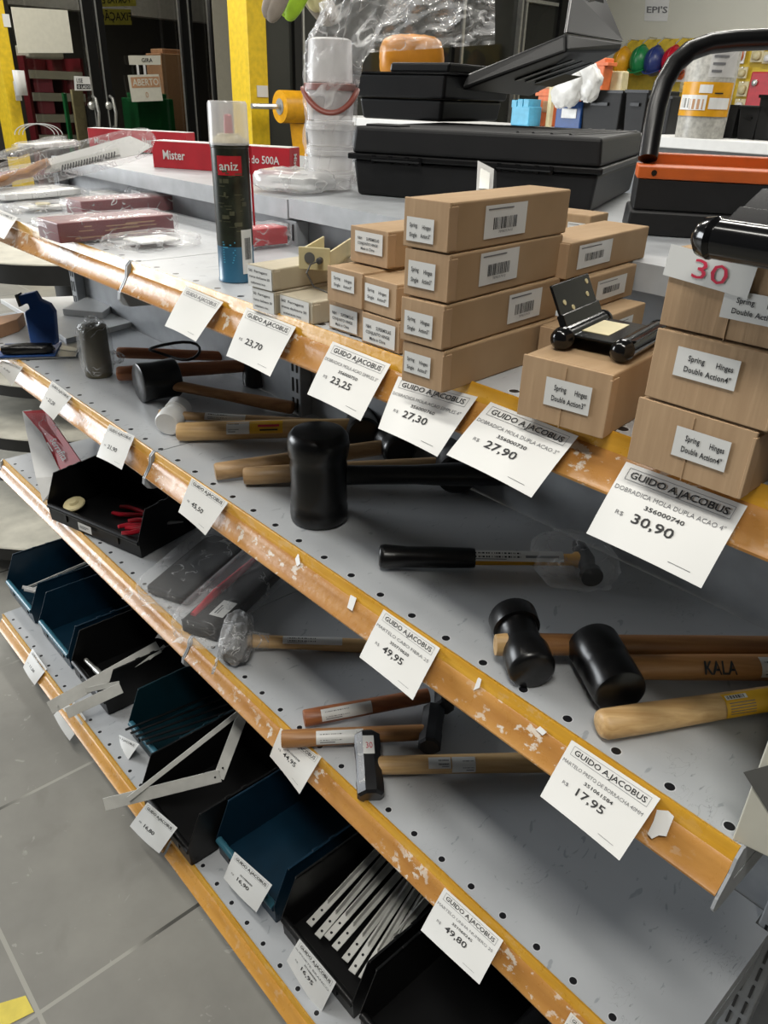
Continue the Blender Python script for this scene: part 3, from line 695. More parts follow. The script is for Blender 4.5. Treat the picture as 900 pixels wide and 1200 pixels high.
# grey board cartons with printed ends
gF = 'grey board cartons with printed ends'
FT = [('562', .05, .72, .12, .16), ('Ferragens', .28, .72, .12, .55), ('tranca deslizante 50', .06, .44, .11, .86), ('acabamento inox', .12, .16, .11, .62)]
f1 = px(297, 362, Z=ZT); f3 = px(329, 370, Z=ZT)
carton(f1, math.radians(4), .041, .15, .026, 'grey board carton at the bottom left of the small carton pile', gF, FT, (.02, .03, .96, .94), matn='grayboard', endm='grayboard')
carton((f1.x-.004, f1.y-.002, ZT+.0265), math.radians(5), .044, .15, .0245, 'grey board carton on top of the other, carrying the metal latch', gF, FT, (.02, .03, .96, .94), matn='grayboard', endm='grayboard')
carton(f3, math.radians(3), .056, .13, .025, 'grey board carton at the right of the small pile, its lid torn', gF, FT, (.02, .03, .9, .94), matn='grayboard', endm='grayboard')
# metal latch with a wire loop
zl = ZT+.0515; q = px(350, 313, Z=zl+.002); t = thing('metal_latch', 'pale metal sliding latch with a wire loop on the grey carton', 'latch', (q.x, q.y, zl))
ex = V((.80, .60, 0)).normalized(); dv = V((-ex.y, ex.x, 0)); o = V((q.x, q.y, zl))
b = MB(); b.obox(o, ex*.036, dv*.002, V((0, 0, .024))); b.build('end_plate', 'ivory', t, smooth=0, bevel=.0008)
b = MB(); b.obox(o+dv*.002, ex*.002, dv*.10, V((0, 0, .02))); b.obox(o+dv*.002+ex*.034, ex*.002, dv*.10, V((0, 0, .02))); b.obox(o+dv*.002, ex*.036, dv*.10, V((0, 0, .002)))
b.build('channel', 'ivory', t, smooth=0)
b = MB(); b.lathe(o+ex*.013+V((0, 0, .013))-dv*.0008, -dv, [(0, .006), (.0006, .006)], 20); b.build('round_hole', 'greyface', t)
b = MB(); b.lathe(o+ex*.025+V((0, 0, .011)), -dv, [(0, .0035), (.006, .0035), (.007, .002)], 12); k0 = o+ex*.025+V((0, 0, .011))-dv*.005
b.tube([k0, k0-ex*.008-V((0, 0, .003))-dv*.006, k0-ex*.012-V((0, 0, .012))-dv*.008, k0-ex*.004-V((0, 0, .026))-dv*.009, k0+ex*.016-V((0, 0, .034))-dv*.006], .0008, 6)
b.build('wire_loop', 'greydark', t)
# ------------------------------------------------------------------ spring hinges
def hinge(name, label, o, a, b_, tilt, L=.075, k=1.0, LH=.036):
    """o: centre on the surface; a: barrel direction; two leaves joined by two parallel barrels with domed ends"""
    a = V(a).normalized(); n = V((-a.y, a.x, 0)); z = V((0, 0, 1)); o = V(o)
    t = thing(name, label, 'hinge', o, 'black spring hinges')
    R = .0085*k; W = .026*k
    for i, sg in enumerate((-1, 1)):
        c = o+n*sg*W*.95+z*R
        bb = MB(); pr = [(-L/2-.012*k, .001), (-L/2-.011*k, .005*k), (-L/2-.008*k, .0082*k), (-L/2-.003*k, .0092*k), (-L/2-.001*k, .0075*k), (-L/2, R), (L/2, R), (L/2+.001*k, .0075*k), (L/2+.003*k, .0092*k), (L/2+.008*k, .0082*k), (L/2+.011*k, .005*k), (L/2+.012*k, .001)]
        bb.lathe(c, a, pr, 20); bb.build('spring_barrel', 'blackgloss', t)
    bb = MB(); bb.obox(o-a*L/2-n*W*.9+z*R*1.2, a*L, n*W*1.8, z*.002); bb.build('middle_leaf', 'blackgloss', t, smooth=0, bevel=.0006)
    bb = MB(); bb.obox(o-a*L*.28-n*W*.2+z*(R*1.2+.0021), a*L*.62, n*W*.85, z*.0004); bb.build('pale_film', 'ivory', t, smooth=0, part_label='pale protective film')
    # raised leaf standing up from the rear barrel
    d = (n*-math.cos(tilt)*b_+z*math.sin(tilt)).normalized(); h0 = o+n*W*.95*(-b_)*1.0+z*R*1.6
    h0 = o-n*W*.95*b_+z*R*1.7
    bb = MB(); th = d.cross(a).normalized()
    bb.obox(h0-a*L/2, a*L, d*LH*k, th*.0022); bb.obox(h0-a*L/2-th*.002, a*L, d*.012*k, th*.006); bb.build('raised_leaf', 'blackgloss', t, smooth=0, bevel=.0009)
    for u, v in ((-.32, .020), (.30, .020), (-.15, .014), (.38, .030)):
        bb = MB(); bb.lathe(h0+a*L*u+d*v*k-th*.0006, th, [(0, .0022*k), (.0034, .0022*k)], 10)
        bb.build('screw_hole', 'ivory', t)
    # lower leaf on the front barrel
    d2 = (n*b_*math.cos(.15)+z*math.sin(.15)); h1 = o+n*W*.95*b_+z*R*1.6
    bb = MB(); bb.obox(h1-a*L/2, a*L, d2*.008*k, z*.002); bb.build('front_leaf', 'blackgloss', t, smooth=0, bevel=.0006)
    return t
zc = ZT+hC+.0006
hinge('spring_hinge', 'black double spring hinge propped open on the single brown box', (-.3310, .5500, zc), (-.19, .98, 0), -1, math.radians(62), .070, 1.0)
k_ = 1.3; e0, e1 = px(822, 281, Z=ZB+.0085*k_), px(905, 295, Z=ZB+.0085*k_); aH = (e1-e0).normalized(); nH = V((-aH.y, aH.x, 0)); oH = e0+aH*(.055+.004)+nH*(.026*k_*.95+.012)
hinge('spring_hinge', 'black double spring hinge lying on top of the right stack', (oH.x, oH.y, ZB), aH, 1, math.radians(150), .11, k_, .028)
# small silver clip behind the top of the stack
# ------------------------------------------------------------------ spray can
q = px(270, 331, Z=ZT); cx, cy = q.x-.008, q.y+.016
t = thing('spray_can', 'tall dark aerosol spray can with clear cap and red straw near the shelf edge', 'spray can', (cx, cy, ZT))
R = .0235; o = V((cx, cy, ZT)); zl_ = up(262, 170, o)-ZT; zc_ = up(261, 118, o)-ZT
b = MB(); b.lathe(o, (0, 0, 1), [(.0, R*.94), (.001, R*1.03), (.004, R*1.03), (.005, R), (zl_*.28, R)], 40); b.build('can_base', 'canblue', t, part_label='blue lower band of the can')
b = MB(); b.lathe(o, (0, 0, 1), [(zl_*.2805, R), (zl_*.985, R), (zl_*.99, R*1.03), (zl_*1.01, R*1.03), (zl_*1.02, R*.96)], 40); b.build('can_body', 'canbody', t)
b = MB(); b.lathe(o, (0, 0, 1), [(zl_*1.02, R*.96), (zl_*1.045, R*.86), (zl_*1.07, R*.6), (zl_*1.08, R*.58), (zl_*1.082, R*.3)], 30); b.build('dome', 'ivory', t)
b = MB(); b.lathe(o, (0, 0, 1), [(zl_*1.083, .0055), (zl_*1.2, .005), (zl_*1.21, .003)], 16); b.build('nozzle', 'redpl', t)
b = MB(); zz = [zl_*1.005, zl_*1.03, zc_*.985, zc_]; b.lathe(o, (0, 0, 1), [(zz[0], R*1.045), (zz[2], R*1.02), (zz[3], R*.95)], 36); b.build('clear_cap', 'clearcap', t, part_label='frosted clear cap')
sv = V((RGT.x, RGT.y, 0)).normalized()
b = MB(); b.tube([o+sv*(R+.003)+V((0, 0, .07)), o+sv*(R+.002)+V((0, 0, zl_*1.0))], .0014, 8); b.build('straw', 'redpl', t, part_label='red plastic straw')
def cyl_sheet(o, R, a0, z0): return lambda u, v: o+V((math.cos(a0+u/R)*R, math.sin(a0+u/R)*R, z0+v))
vd = math.atan2(-cy, -cx)
sh = Sheet(cyl_sheet(o, R*1.012, vd+.35, .012), .018, .055, 6, 1, 0, eps=.0003); sh.bars(.004, .018, .014, .045, 1, 3, 18); sh.b.build('barcode_label', ['paper', 'ink'], t, fix=False)
sh = Sheet(cyl_sheet(o, R*1.012, vd-.75, zl_*.80), .032, .022, 6, 1, 0, eps=.0003); sh.text('aniz', .003, .006, .010, 1, True, fit=.024); sh.b.build('red_label', ['red', 'paper'], t, fix=False)
sh = Sheet(cyl_sheet(o, R*1.008, vd-.9, .02), .04, .12, 6, 1, 0, eps=.0003, paper=False)
rr = random.Random(5)
for k in range(9): sh.rect(.004, .006+.0026*k*1.2, .004+.018*rr.uniform(.4, 1), .0075+.0026*k*1.2, 0)
for k in range(34): 
    u0 = rr.uniform(.0, .034); v0 = rr.uniform(.04, .118); sh.rect(u0, v0, u0+rr.uniform(.003, .010), v0+rr.choice((.0008, .0012, .005)), 1, n=2)
sh.b.build('print', ['skyb', 'canprint'], t, fix=False)
T = price_tag
# ================================================================== FAR HALF OF THE TOP SHELF: wrapped packages
def P3(x, y, z): return px(x, y, Z=z)
def horiz(a): a = V((a.x, a.y, 0)); return a.normalized()
def pouch(name, label, c, ex, ey, ez, content=None, cm='white', fm='filmw', amp=.12, seed=1, cat='package', group='plastic wrapped packages', e=.55, ns=16, cscale=(.8, .7, .6), bevel=.002, extra=None):
    """clear bag with something in it: the wrapper is a part, the content another"""
    c = V(c); t = thing(name, label, cat, c-V(ez), group); ex, ey, ez = V(ex), V(ey), V(ez)
    if content != 'none':
        b = MB(); b.obox(c-ex*cscale[0]-ey*cscale[1]-ez*cscale[2], ex*2*cscale[0], ey*2*cscale[1], ez*2*cscale[2]); b.build(content or 'content', cm, t, smooth=0, bevel=bevel)
    if extra: extra(t, c, ex, ey, ez)
    b = MB(); b.pillow(c, ex, ey, ez, amp, ns, e, seed); b.build('plastic_wrapper', fm, t, smooth=70, part_label='clear plastic wrapper')
    return t
Z3 = V((0, 0, 1))
def pd_(x, y, D): return CAM+ray(x, y)*D
def printing(t, o, e1, e2, L, H, seed, m1='greyink', n=14):
    sh = Sheet(flat(o, e1, e2), L, H, 1, 1, 0, eps=.0004, paper=False); r = random.Random(seed)
    for k in range(n):
        u = r.uniform(.05, .6)*L; v = r.uniform(.1, .85)*H; sh.rect(u, v, u+r.uniform(.05, .3)*L, v+.05*H, 0)
    sh.b.build('print', m1, t, smooth=0, fix=False)
# maroon boxes in film, the near one hanging over the rail
a = P3(70, 288, ZT); b_ = P3(203, 275, ZT); e = horiz(b_-a); d = V((-abs(e.y), e.x, 0)).normalized()
if d.x > 0: d = -d
L = (b_-a).length; h = .032
c = a+e*L/2+d*.035+Z3*(h/2+.003)
def exH(t, c, ex, ey, ez):
    o = c-ex*.93-ey*.905-ez*.8
    printing(t, o, ex, ez, ex.length*1.86, ez.length*1.6, 4, 'tan', 16)
pouch('boxed_tool', 'maroon and black boxed tool in shiny film overhanging the far top rail', c, e*(L/2+.012), d*.045, Z3*(h/2+.003), 'printed_box', 'darkred', 'filmg', .06, 3, cscale=(.90, .9, .8), e=.25, extra=exH)
b = MB(); 
a2 = P3(95, 256, ZT); b2 = P3(210, 247, ZT); e2 = horiz(b2-a2); L2 = (b2-a2).length; c2 = a2+e2*L2/2+d*.03+Z3*.017
pouch('boxed_tool', 'second maroon boxed tool in film, lying just behind the overhanging one', c2, e2*(L2/2+.01), d*.04, Z3*.018, 'printed_box', 'darkred', 'filmg', .07, 5, cscale=(.9, .88, .78), e=.28)
# flat pouches
def flatpouch(pl, pr, z0, depth, hgt, label, seed, cm='white', content='content', cs=(.75, .6, .5), fm='filmg', group='plastic wrapped packages', amp=.14, extra=None, cat='package', e=.5):
    a = P3(*pl, z0); b = P3(*pr, z0); e1 = horiz(b-a); L = (b-a).length; dd = V((-e1.y, e1.x, 0))
    if dd.dot(FWD) < 0: dd = -dd
    return pouch('wrapped_package', label, a+e1*L/2+dd*depth/2+Z3*hgt/2, e1*L/2, dd*depth/2, Z3*hgt/2, content, cm, fm, amp, seed, cscale=cs, group=group, extra=extra, cat=cat, e=e)
def washer(t, c, ex, ey, ez):
    b = MB(); k = c-ex*.15-ey*.2+ez*.55; b.lathe(k, (0, 0, 1), [(0, .014), (.003, .014), (.0035, .011)], 20); b.build('washer', 'ivory', t)
    b = MB(); b.obox(k-V((.02, .01, .003)), ex.normalized()*.05, ey.normalized()*.03, Z3*.002); b.build('metal_plate', 'galv', t, smooth=0)
flatpouch((22, 254), (112, 247), ZT, .09, .018, 'clear pouch with a round washer and plate near the far left of the top shelf', 11, cm='white', cs=(.6, .5, .25), extra=washer)
flatpouch((155, 300), (246, 288), ZT, .11, .020, 'clear crumpled pouch lying at the foot of the spray can', 12, cm='hvwhite', cs=(.5, .5, .2))
flatpouch((165, 240), (232, 236), ZT+.003, .10, .034, 'white topped clear pouch behind the two maroon boxed tools', 13, cm='white', cs=(.8, .5, .35))
flatpouch((288, 296), (345, 290), ZT, .055, .038, 'red boxed part in clear film beside the spray can, at the shelf back', 14, cm='red', content='red_box', cs=(.84, .75, .7), fm='filmd', amp=.05, e=.3)
flatpouch((0, 240), (110, 230), ZT, .13, .022, 'flat stack of clear bags under the wrapped saw', 15, cm='hvwhite', cs=(.8, .8, .6))
flatpouch((120, 238), (200, 232), ZT, .12, .020, 'low clear bag behind the washer pouch', 35, cm='hvwhite', cs=(.7, .7, .4))
# wrapped saw with a wooden handle
s0 = P3(-6, 207, 1.385); DS = (P3(60, 190, 1.385)-CAM).dot(FWD)
t = thing('saw', 'wrapped hand saw with a brown wooden handle on a white card', 'saw', s0, 'plastic wrapped packages')
bk = FWD*.0015
b = MB(); hp = [pd_(x, y, DS) for x, y in ((-8, 216), (6, 211), (20, 205), (34, 202), (46, 194), (57, 189))]; b.tube(hp, [.012, .017, .0135, .0165, .014, .012], 14, flat=.6); b.build('handle', 'woodbrown', t)
b = MB(); b.prism([pd_(x, y, DS+.004) for x, y in ((52, 203), (56, 186), (152, 159), (179, 171), (162, 181))], bk); b.build('white_card', 'paper', t, smooth=0)
b = MB(); b.prism([pd_(x, y, DS-.001) for x, y in ((58, 200), (60, 193), (138, 173), (140, 181))], bk); b.build('blade', 'alu', t, smooth=0)
b = MB()
for k in range(20):
    x = 72+3.2*k; y = 200-.86*3.2*k*.30; b.prism([pd_(x, y, DS-.003), pd_(x+1.3, y-.4, DS-.003), pd_(x+1.9, y-7, DS-.003), pd_(x+.6, y-6.6, DS-.003)], bk)
o = b.build('teeth', 'ink', t, smooth=0); o['kind'] = 'stuff'
b = MB(); ce = pd_(84, 188, DS); ea = (pd_(180, 163, DS)-pd_(-10, 212, DS))/2; eb = (pd_(84, 170, DS)-pd_(84, 206, DS))/2; b.pillow(ce, ea, eb, FWD*.014, .05, 16, .4, 8); b.build('plastic_wrapper', 'filmd', t, smooth=70)
# grey saw packs behind, under the doors
for (pl, pr, z0, dp, hg, lb, sd, cm) in (((-8, 190), (64, 166), 1.365, .05, .022, 'black handled tool in silver film behind the wrapped saw', 16, 'blackpl'), ((0, 222), (104, 200), 1.325, .07, .03, 'long flat package in clear film under the wrapped saw blade', 17, 'darkred'), ((42, 178), (102, 172), 1.372, .08, .02, 'heap of clear film with a red spot beside the red carton', 18, 'hvwhite')):
    flatpouch(pl, pr, z0, dp, hg, lb, sd, cm=cm, cs=(.8, .6, .5))
q = P3(66, 158, 1.39); b = MB()
for k in range(3):
    c = q+RGT*(.012*k-.01); b.tube([c+RGT*(-.055+.03*math.cos(an)*0)+RGT*(.06*math.cos(an))+Z3*(.030*math.sin(an)+.0) for an in [math.pi*i/14 for i in range(15)]], .0013, 6)
meta(b.build('cable_coil', 'hvwhite', loc=q), 'thin pale coiled cable arching up behind the wrapped saw', 'cable')
# ================================================================== ON THE COVER
ZD_ = 1.37
def redbox(ta, tb, zt, depth, label, draw, endtext=None, z0=ZD_-.003):
    A, B = P3(*ta, zt), P3(*tb, zt); e = horiz(B-A); L = (B-A).length; d = V((-e.y, e.x, 0)); d = d if d.dot(FWD) > 0 else -d
    o = V((A.x, A.y, z0)); h = zt-z0
    t = thing('red_carton', label, 'box', o, 'red cartons on the top cover')
    b = MB(); b.obox(o, e*L, d*depth, Z3*h, 0); b.build('carton_body', 'red', t, smooth=0, bevel=.001)
    b = MB(); b.obox(o+Z3*(h+.0002)+e*.001+d*.001, e*(L-.002), d*(depth-.002), Z3*.001); b.build('pale_lid', 'paper', t, smooth=0)
    n = e.cross(Z3); sh = Sheet(flat(o+n*.0012*(1 if n.dot(FWD) < 0 else -1), e, Z3), L, h, 1, 1, 0, eps=.0003, paper=False); draw(sh, L, h); sh.b.build('print', ['paper'], t, smooth=0, fix=False)
    if endtext:
        sh = Sheet(flat(o+e*(L+.0012)+d*.0+Z3*h*.9, -Z3, d), h*.9, depth, 1, 1, 0, eps=.0003, paper=False); sh.text(endtext, .1*h, .35*depth, .3*depth, 0, True, fit=.75*h); sh.b.build('print', ['paper'], t, smooth=0, fix=False)
    return t
redbox((102, 150), (217, 156), 1.420, .045, 'red carton lettered Garra Negativa, the farther of the two on the cover', lambda s, L, h: (s.text('Mister', .06*L, .3*h, .26*h, 0, True, fit=.16*L), s.text('Garra Negativa 500A', .42*L, .42*h, .26*h, 0, True, fit=.47*L)))
redbox((177, 165), (339, 174), 1.420, .05, 'nearer red carton lettered Porta Eletrodo, standing behind the spray can', lambda s, L, h: (s.text('Mister', .08*L, .35*h, .34*h, 0, True, fit=.17*L), s.text('Porta Eletrodo 500A', .45*L, .4*h, .28*h, 0, True, fit=.48*L)), 'Mister')
flatpouch((288, 222), (362, 230), ZD_, .10, .035, 'white clear pouch on the raised cover below the red carton', 21, cm='hvwhite', cs=(.6, .5, .3), fm='filmw')
# large black toolbox
A = P3(407, 228, ZD_); zt = up(412, 147, A); A2 = P3(412, 147, zt); B2 = P3(709, 160, zt)
zl = up(404, 181, A)
e = V((.915, .403, 0)).normalized(); d = V((-e.y, e.x, 0)); r_ = ray(709, 160)
L = (A2.x*r_.y-A2.y*r_.x)/(e.y*r_.x-e.x*r_.y); D = .42
t = thing('toolbox', 'large closed black plastic toolbox on the raised cover, under the open black case', 'toolbox', A, 'toolboxes')
o = V((A2.x, A2.y, ZD_))
def taper(bb, o, e, d, L, D, z0, z1, i0, i1, mi=0):
    q = []
    for z, i in ((z0, i0), (z1, i1)):
        for u, v in ((i, i), (L-i, i), (L-i, D-i), (i, D-i)): q.append(V((o.x, o.y, 0))+e*u+d*v+Z3*z)
    bb.hexa(q, mi)
b = MB(); taper(b, o, e, d, L, D, ZD_+.0003, zl-.006, .008, .002); b.build('body', 'tbgrey', t, smooth=0, bevel=.006, seg=3)
b = MB(); taper(b, o, e, d, L, D, zl-.006, zl+.003, -.005, -.005); b.build('rim', 'blackpl', t, smooth=0, bevel=.002)
b = MB(); taper(b, o, e, d, L, D, zl+.003, zt, .0, .004); b.build('lid', 'tbgrey', t, smooth=0, bevel=.006, seg=3)
for k in (.66, .72, .79, .86):
    b = MB(); pts = [V((o.x, o.y, zt+.0003))+e*(L*k+.05*math.sin(f*1.4))+d*(D*(.08+.8*f)) for f in [i/8 for i in range(9)]]; b.tube(pts, .0028, 8, flat=.6); b.build('lid_rib', 'tbgrey', t)
for u in (.10, .62):
    b = MB(); c = o+e*L*u-d*.006; c.z = zl-.004
    b.tube([c, c+e*.085], .0042, 10); 
    for k in (0, .03, .06, .083): b.obox(c+e*k-d*.003-Z3*.006, e*.006, d*.012, Z3*.012)
    b.build('latch', 'blackgloss', t, smooth=30)
b = MB(); b.obox(V((o.x, o.y, zt-.0005))+e*.02+d*.012, e*.06, d*.05, Z3*.004); b.build('lid_boss', 'tbgrey', t, smooth=0, bevel=.002)
TBe, TBd, TBo, TBz = e, d, o, zt
# open black case standing on it
z0 = TBz+.0045; C1 = P3(517, 143, z0); 
fh = V((FWD.x, FWD.y, 0)).normalized(); rh = V((RGT.x, RGT.y, 0)).normalized(); C1 = C1+fh*.0
e = rh*math.cos(.62)-fh*math.sin(.62); d = V((-e.y, e.x, 0)); d = d if d.dot(FWD) > 0 else -d
r_ = ray(421, 144); Lc = -(C1.x*r_.y-C1.y*r_.x)/(e.y*-r_.x+e.x*r_.y)*-1; Lc = abs(Lc); C0 = C1-e*Lc; Dc = .235
zr_ = up(517, 85, C1); zm_ = up(517, 117, C1)
t = thing('tool_case', 'smaller open black tool case with its lid thrown back, on the toolbox', 'toolbox', C0, 'toolboxes')
o = C0-e*.0
b = MB(); taper(b, o, e, d, Lc, Dc, z0, zm_, .004, -.001); b.build('lower_body', 'blackpl', t, smooth=0, bevel=.006, seg=3)
b = MB(); taper(b, o-e*.012-d*.012, e, d, Lc+.024, Dc+.024, zm_+.0006, zr_-.003, .005, .0); b.build('upper_body', 'blackpl', t, smooth=0, bevel=.005, seg=3)
b = MB(); taper(b, o-e*.014-d*.014, e, d, Lc+.028, Dc+.028, zr_-.003, zr_, .0, .0); b.build('rim', 'blackgloss', t, smooth=0, bevel=.001)
b = MB(); b.obox(V((o.x, o.y, zr_+.0005))+e*.05+d*.03, e*(Lc-.06), d*.17, Z3*.017+e*.003); b.build('inner_tray', 'blackpl', t, smooth=0, bevel=.004)
D0 = (C1-CAM).dot(FWD)
def pd(x, y, D): return CAM+ray(x, y)*D
h0b, h1b = pd(540, 106, D0+.01), pd(664, 61, D0-.06); g0b, g1b = pd(620, 114, D0+.16), pd(728, 59, D0+.09)
h0, h1 = pd(536, 91, D0+.01), pd(664, 38, D0-.06); g0, g1 = pd(618, 98, D0+.16), pd(731, 48, D0+.09)
b = MB(); b.hexa([h0b, h1b, g1b, g0b, h0, h1, g1, g0]); b.build('lid', 'blackpl', t, smooth=0, bevel=.006, seg=3)
un = (h1b-h0b).cross(g0b-h0b).normalized(); un = un if un.z < 0 else -un
ee = (h1b-h0b); gg = (g0b-h0b)
for k in (.25, .4, .55):
    b = MB(); b.obox(h0b+ee*.35+gg*k+un*.0002, ee*.55, gg*.05, un*.002); b.build('lid_rib', 'blackgloss', t, smooth=0)
b = MB(); b.obox(h0b+ee*.30+gg*.62+un*.0004, ee*.3, gg*.28, un*.0006); b.build('printed_label', 'olive', t, smooth=0, part_label='faded printed sticker inside the lid')
# end wall of the lid, the carrying handle and latch standing up at its free end
lx = (g1-h1); lz = (h1-h1b).normalized(); upv = Z3
q0, q1, q2, q3 = h1+(h1-h1b)*.1, g1+(g1-g1b)*.1, pd(706, 8, D0+.11), pd(668, 4, D0+.0)
b = MB(); th = ee.normalized()*.006
b.prism([h1, g1, pd(710, 22, D0+.12), pd(706, -12, D0+.11), pd(672, -12, D0+.0)], -th); b.build('end_flap', 'blackpl', t, smooth=0, bevel=.002)
b = MB(); b.hexa([pd(688, 22, D0+.03), pd(709, 24, D0+.09), pd(709, 24, D0+.11), pd(688, 22, D0+.05), pd(690, -22, D0+.03), pd(706, -22, D0+.09), pd(706, -22, D0+.11), pd(690, -22, D0+.05)]); b.build('handle', 'blackgloss', t, smooth=0, bevel=.004)
# stack of translucent buckets in a bag, with an amber jug in it
q = P3(386, 226, ZD_); hd = horiz(q-V((0, 0, 0))); bc = V((q.x, q.y, ZD_))+hd*.075-V((RGT.x, RGT.y, 0))*.0
dbk = (bc-CAM).dot(FWD); R = 47/F_PX*dbk*.58
bc += V((RGT.x, RGT.y, 0))*(.002)
t = thing('bucket_stack', 'stack of translucent white buckets with a brown bail, inside a clear bag', 'bucket', bc)
zs = [ZD_] + [up(386, y, bc) for y in (199, 170, 141)]; ztop = up(386, 101, bc)
for k in range(3):
    hh = zs[k+1]-zs[k]
    b = MB(); b.lathe(bc+Z3*(zs[k]-ZD_), Z3, [(.0005, R*.90), (hh*.62, R*.96), (hh*.64, R*1.03), (hh*.80, R*1.03), (hh*.82, R*.985), (hh*.97, R*.99)], 40); b.build('bucket', 'ppwhite', t)
b = MB(); b.lathe(bc+Z3*(zs[3]-ZD_+.001), Z3, [(0, R*.93), ((ztop-zs[3])*.9, R*1.0), (ztop-zs[3], R*1.02)], 40); b.build('bucket', 'ppwhite', t)
b = MB(); b.lathe(bc+Z3*(ztop-ZD_-.007), Z3, [(0, R*1.03), (.001, R*1.06), (.010, R*1.06), (.011, R*1.02)], 40); b.build('brown_rim', 'brownpl', t, part_label='brown rim')
sv = V((RGT.x, RGT.y, 0)).normalized(); fv = horiz(CAM-bc)
b = MB(); b.tube([V((bc.x, bc.y, ztop-.004))+sv*(R*1.08*math.cos(a))+fv*(R*1.06*math.sin(a)+.004)-Z3*(.036*math.sin(a)**1.5) for a in [math.pi*i/20 for i in range(21)]], .0055, 10, flat=.6); b.build('bail_handle', 'brownpl', t, part_label='brown carrying bail')
b = MB(); zt2 = up(386, 52, bc); b.lathe(V((bc.x, bc.y, ztop+.006)), Z3, [(0, R*.92), (zt2-ztop, R*.86), (zt2-ztop+.003, R*.70)], 32); b.build('upturned_bucket', 'ppwhite', t)
j = pd(482, 68, D0+.28); b = MB(); jx = sv*.045; b.pillow(j+Z3*0, sv*.072, fv*.05, Z3*.045, .05, 16, .6, 4); b.build('amber_jug', 'orangepl', t, part_label='amber yellow jug')
# the bag: a crumpled sleeve that flares up and to the right
def bagf(u, v):
    a = 2*math.pi*u
    yb = 228+(v)*(-232)
    rad = R*1.10
    cx = V((bc.x, bc.y, ZD_+.002+v*(up(386, -8, bc)-ZD_)))
    k = max(0, (v-.50)/.50)
    sp = 1+.9*k*k*(1 if math.cos(a) > 0 else .10)
    p = cx+sv*(math.cos(a)*rad*sp+k*k*.050)+fv*(math.sin(a)*rad*(1+.25*k))
    q = V((math.cos(a)*1.4, math.sin(a)*1.4, v*7))
    dsp = .018*(.25+.9*k)*(noise.noise(q*1.3)+.7*noise.noise(q*3.1))
    return p+(sv*math.cos(a)+fv*math.sin(a))*dsp+Z3*(k*.02*noise.noise(q*2))
b = MB(); b.grid(bagf, 64, 48); b.build('plastic_bag', film('bag over buckets', white=.10, ridge=.55, scale=26), t, smooth=75, fix=False, part_label='clear crumpled bag')
def bagg(u, v):
    A_ = pd(440, 60-10*v, dbk-.01); 
    x = 430+u*150; y = (62-u*10)*(1-v)+(-12)*v+(0)
    q = V((u*3.2, v*2.6, 3.3))
    return pd(x+(1-u)*v*30, y, D0+.20+.06*(noise.noise(q*1.5)+.6*noise.noise(q*3.4)))
b = MB(); b.grid(bagg, 40, 28); b.build('bag_mouth', film('bag mouth', white=.16, ridge=.6, scale=30), t, smooth=75, fix=False)
# orange lidded toolbox at the right
A = P3(734, 274, ZD_); zt = up(748, 209, A); zlid = up(748, 194, A)
A2 = P3(748, 209, zt); B2 = P3(905, 217, zt); e = horiz(B2-A2); d = V((-e.y, e.x, 0)); d = d if d.dot(FWD) > 0 else -d
L = (B2-A2).length+.16; o = V((A2.x, A2.y, ZD_)); D = .10
t = thing('toolbox', 'charcoal steel toolbox with an orange lid and a black tube handle', 'toolbox', o, 'toolboxes')
zc2 = up(748, 246, A)
b = MB(); taper(b, o-e*.006-d*.008, e, d, L, D+.016, ZD_+.0003, zc2, .0, .002); b.build('lower_body', 'tbgrey', t, smooth=0, bevel=.003)
b = MB(); taper(b, o, e, d, L, D, zc2+.0004, zt, .0, .0); b.build('upper_body', 'tbgrey', t, smooth=0, bevel=.0015)
b = MB(); b.obox(V((o.x, o.y, zt+.0002))-e*.002-d*.002, e*L, d*(D*.62), Z3*(zlid-zt)); b.build('orange_lid', 'orange', t, smooth=0, bevel=.0015, part_label='orange lid')
zb2 = zlid+.012
b = MB(); b.obox(V((o.x, o.y, zt+.0002))+e*.012+d*(D*.62-.0015), e*(L-.01), d*.03, Z3*(zb2-zt)); b.build('orange_back', 'orange', t, smooth=0, bevel=.001)
b = MB(); cc = V((o.x, o.y, (zt+zlid)/2))+e*.018-d*.0022; b.lathe(cc, -d, [(0, .0035), (.0007, .0035)], 16); b.build('rivet', 'blackgloss', t)
Dh = (A2-CAM).dot(FWD)+.025
b = MB(); b.tube([pd(x, y, Dh) for x, y in ((759, 186), (763, 160), (769, 128), (777, 100), (790, 76), (808, 60), (832, 51), (862, 47.5), (900, 46), (935, 47), (962, 54), (980, 74), (988, 104), (992, 150), (994, 196))], 11.2/F_PX*Dh, 16); b.build('tube_handle', 'black', t, part_label='black tube handle')
# silver clip sticking up behind the four-box stack
DC = D0-.36; q0 = pd(566, 222, DC); q0.z = 1.3705
t = thing('metal_clip', 'small bright metal clip standing up behind the four-box stack', 'clip', q0)
lo1, lo2, lo3 = pd(558, 240, DC), pd(577, 240, DC), pd(583, 240, DC+.02)
for k in (lo1, lo2, lo3): k.z = 1.3708
b = MB(); b.prism([lo1, lo2, pd(579, 198, DC), pd(560, 188, DC)], FWD*.002); b.build('plate', 'white', t, smooth=0)
b = MB(); b.prism([lo2, lo3, pd(582, 201, DC+.02), pd(579, 198, DC)], FWD*.002); b.build('side_plate', 'greydark', t, smooth=0)
b = MB(); b.prism([pd(561, 221, DC-.001), pd(573, 222, DC-.001), pd(574, 203, DC-.001), pd(563, 197, DC-.001)], FWD*-.001); b.build('face', 'alu', t, smooth=0)
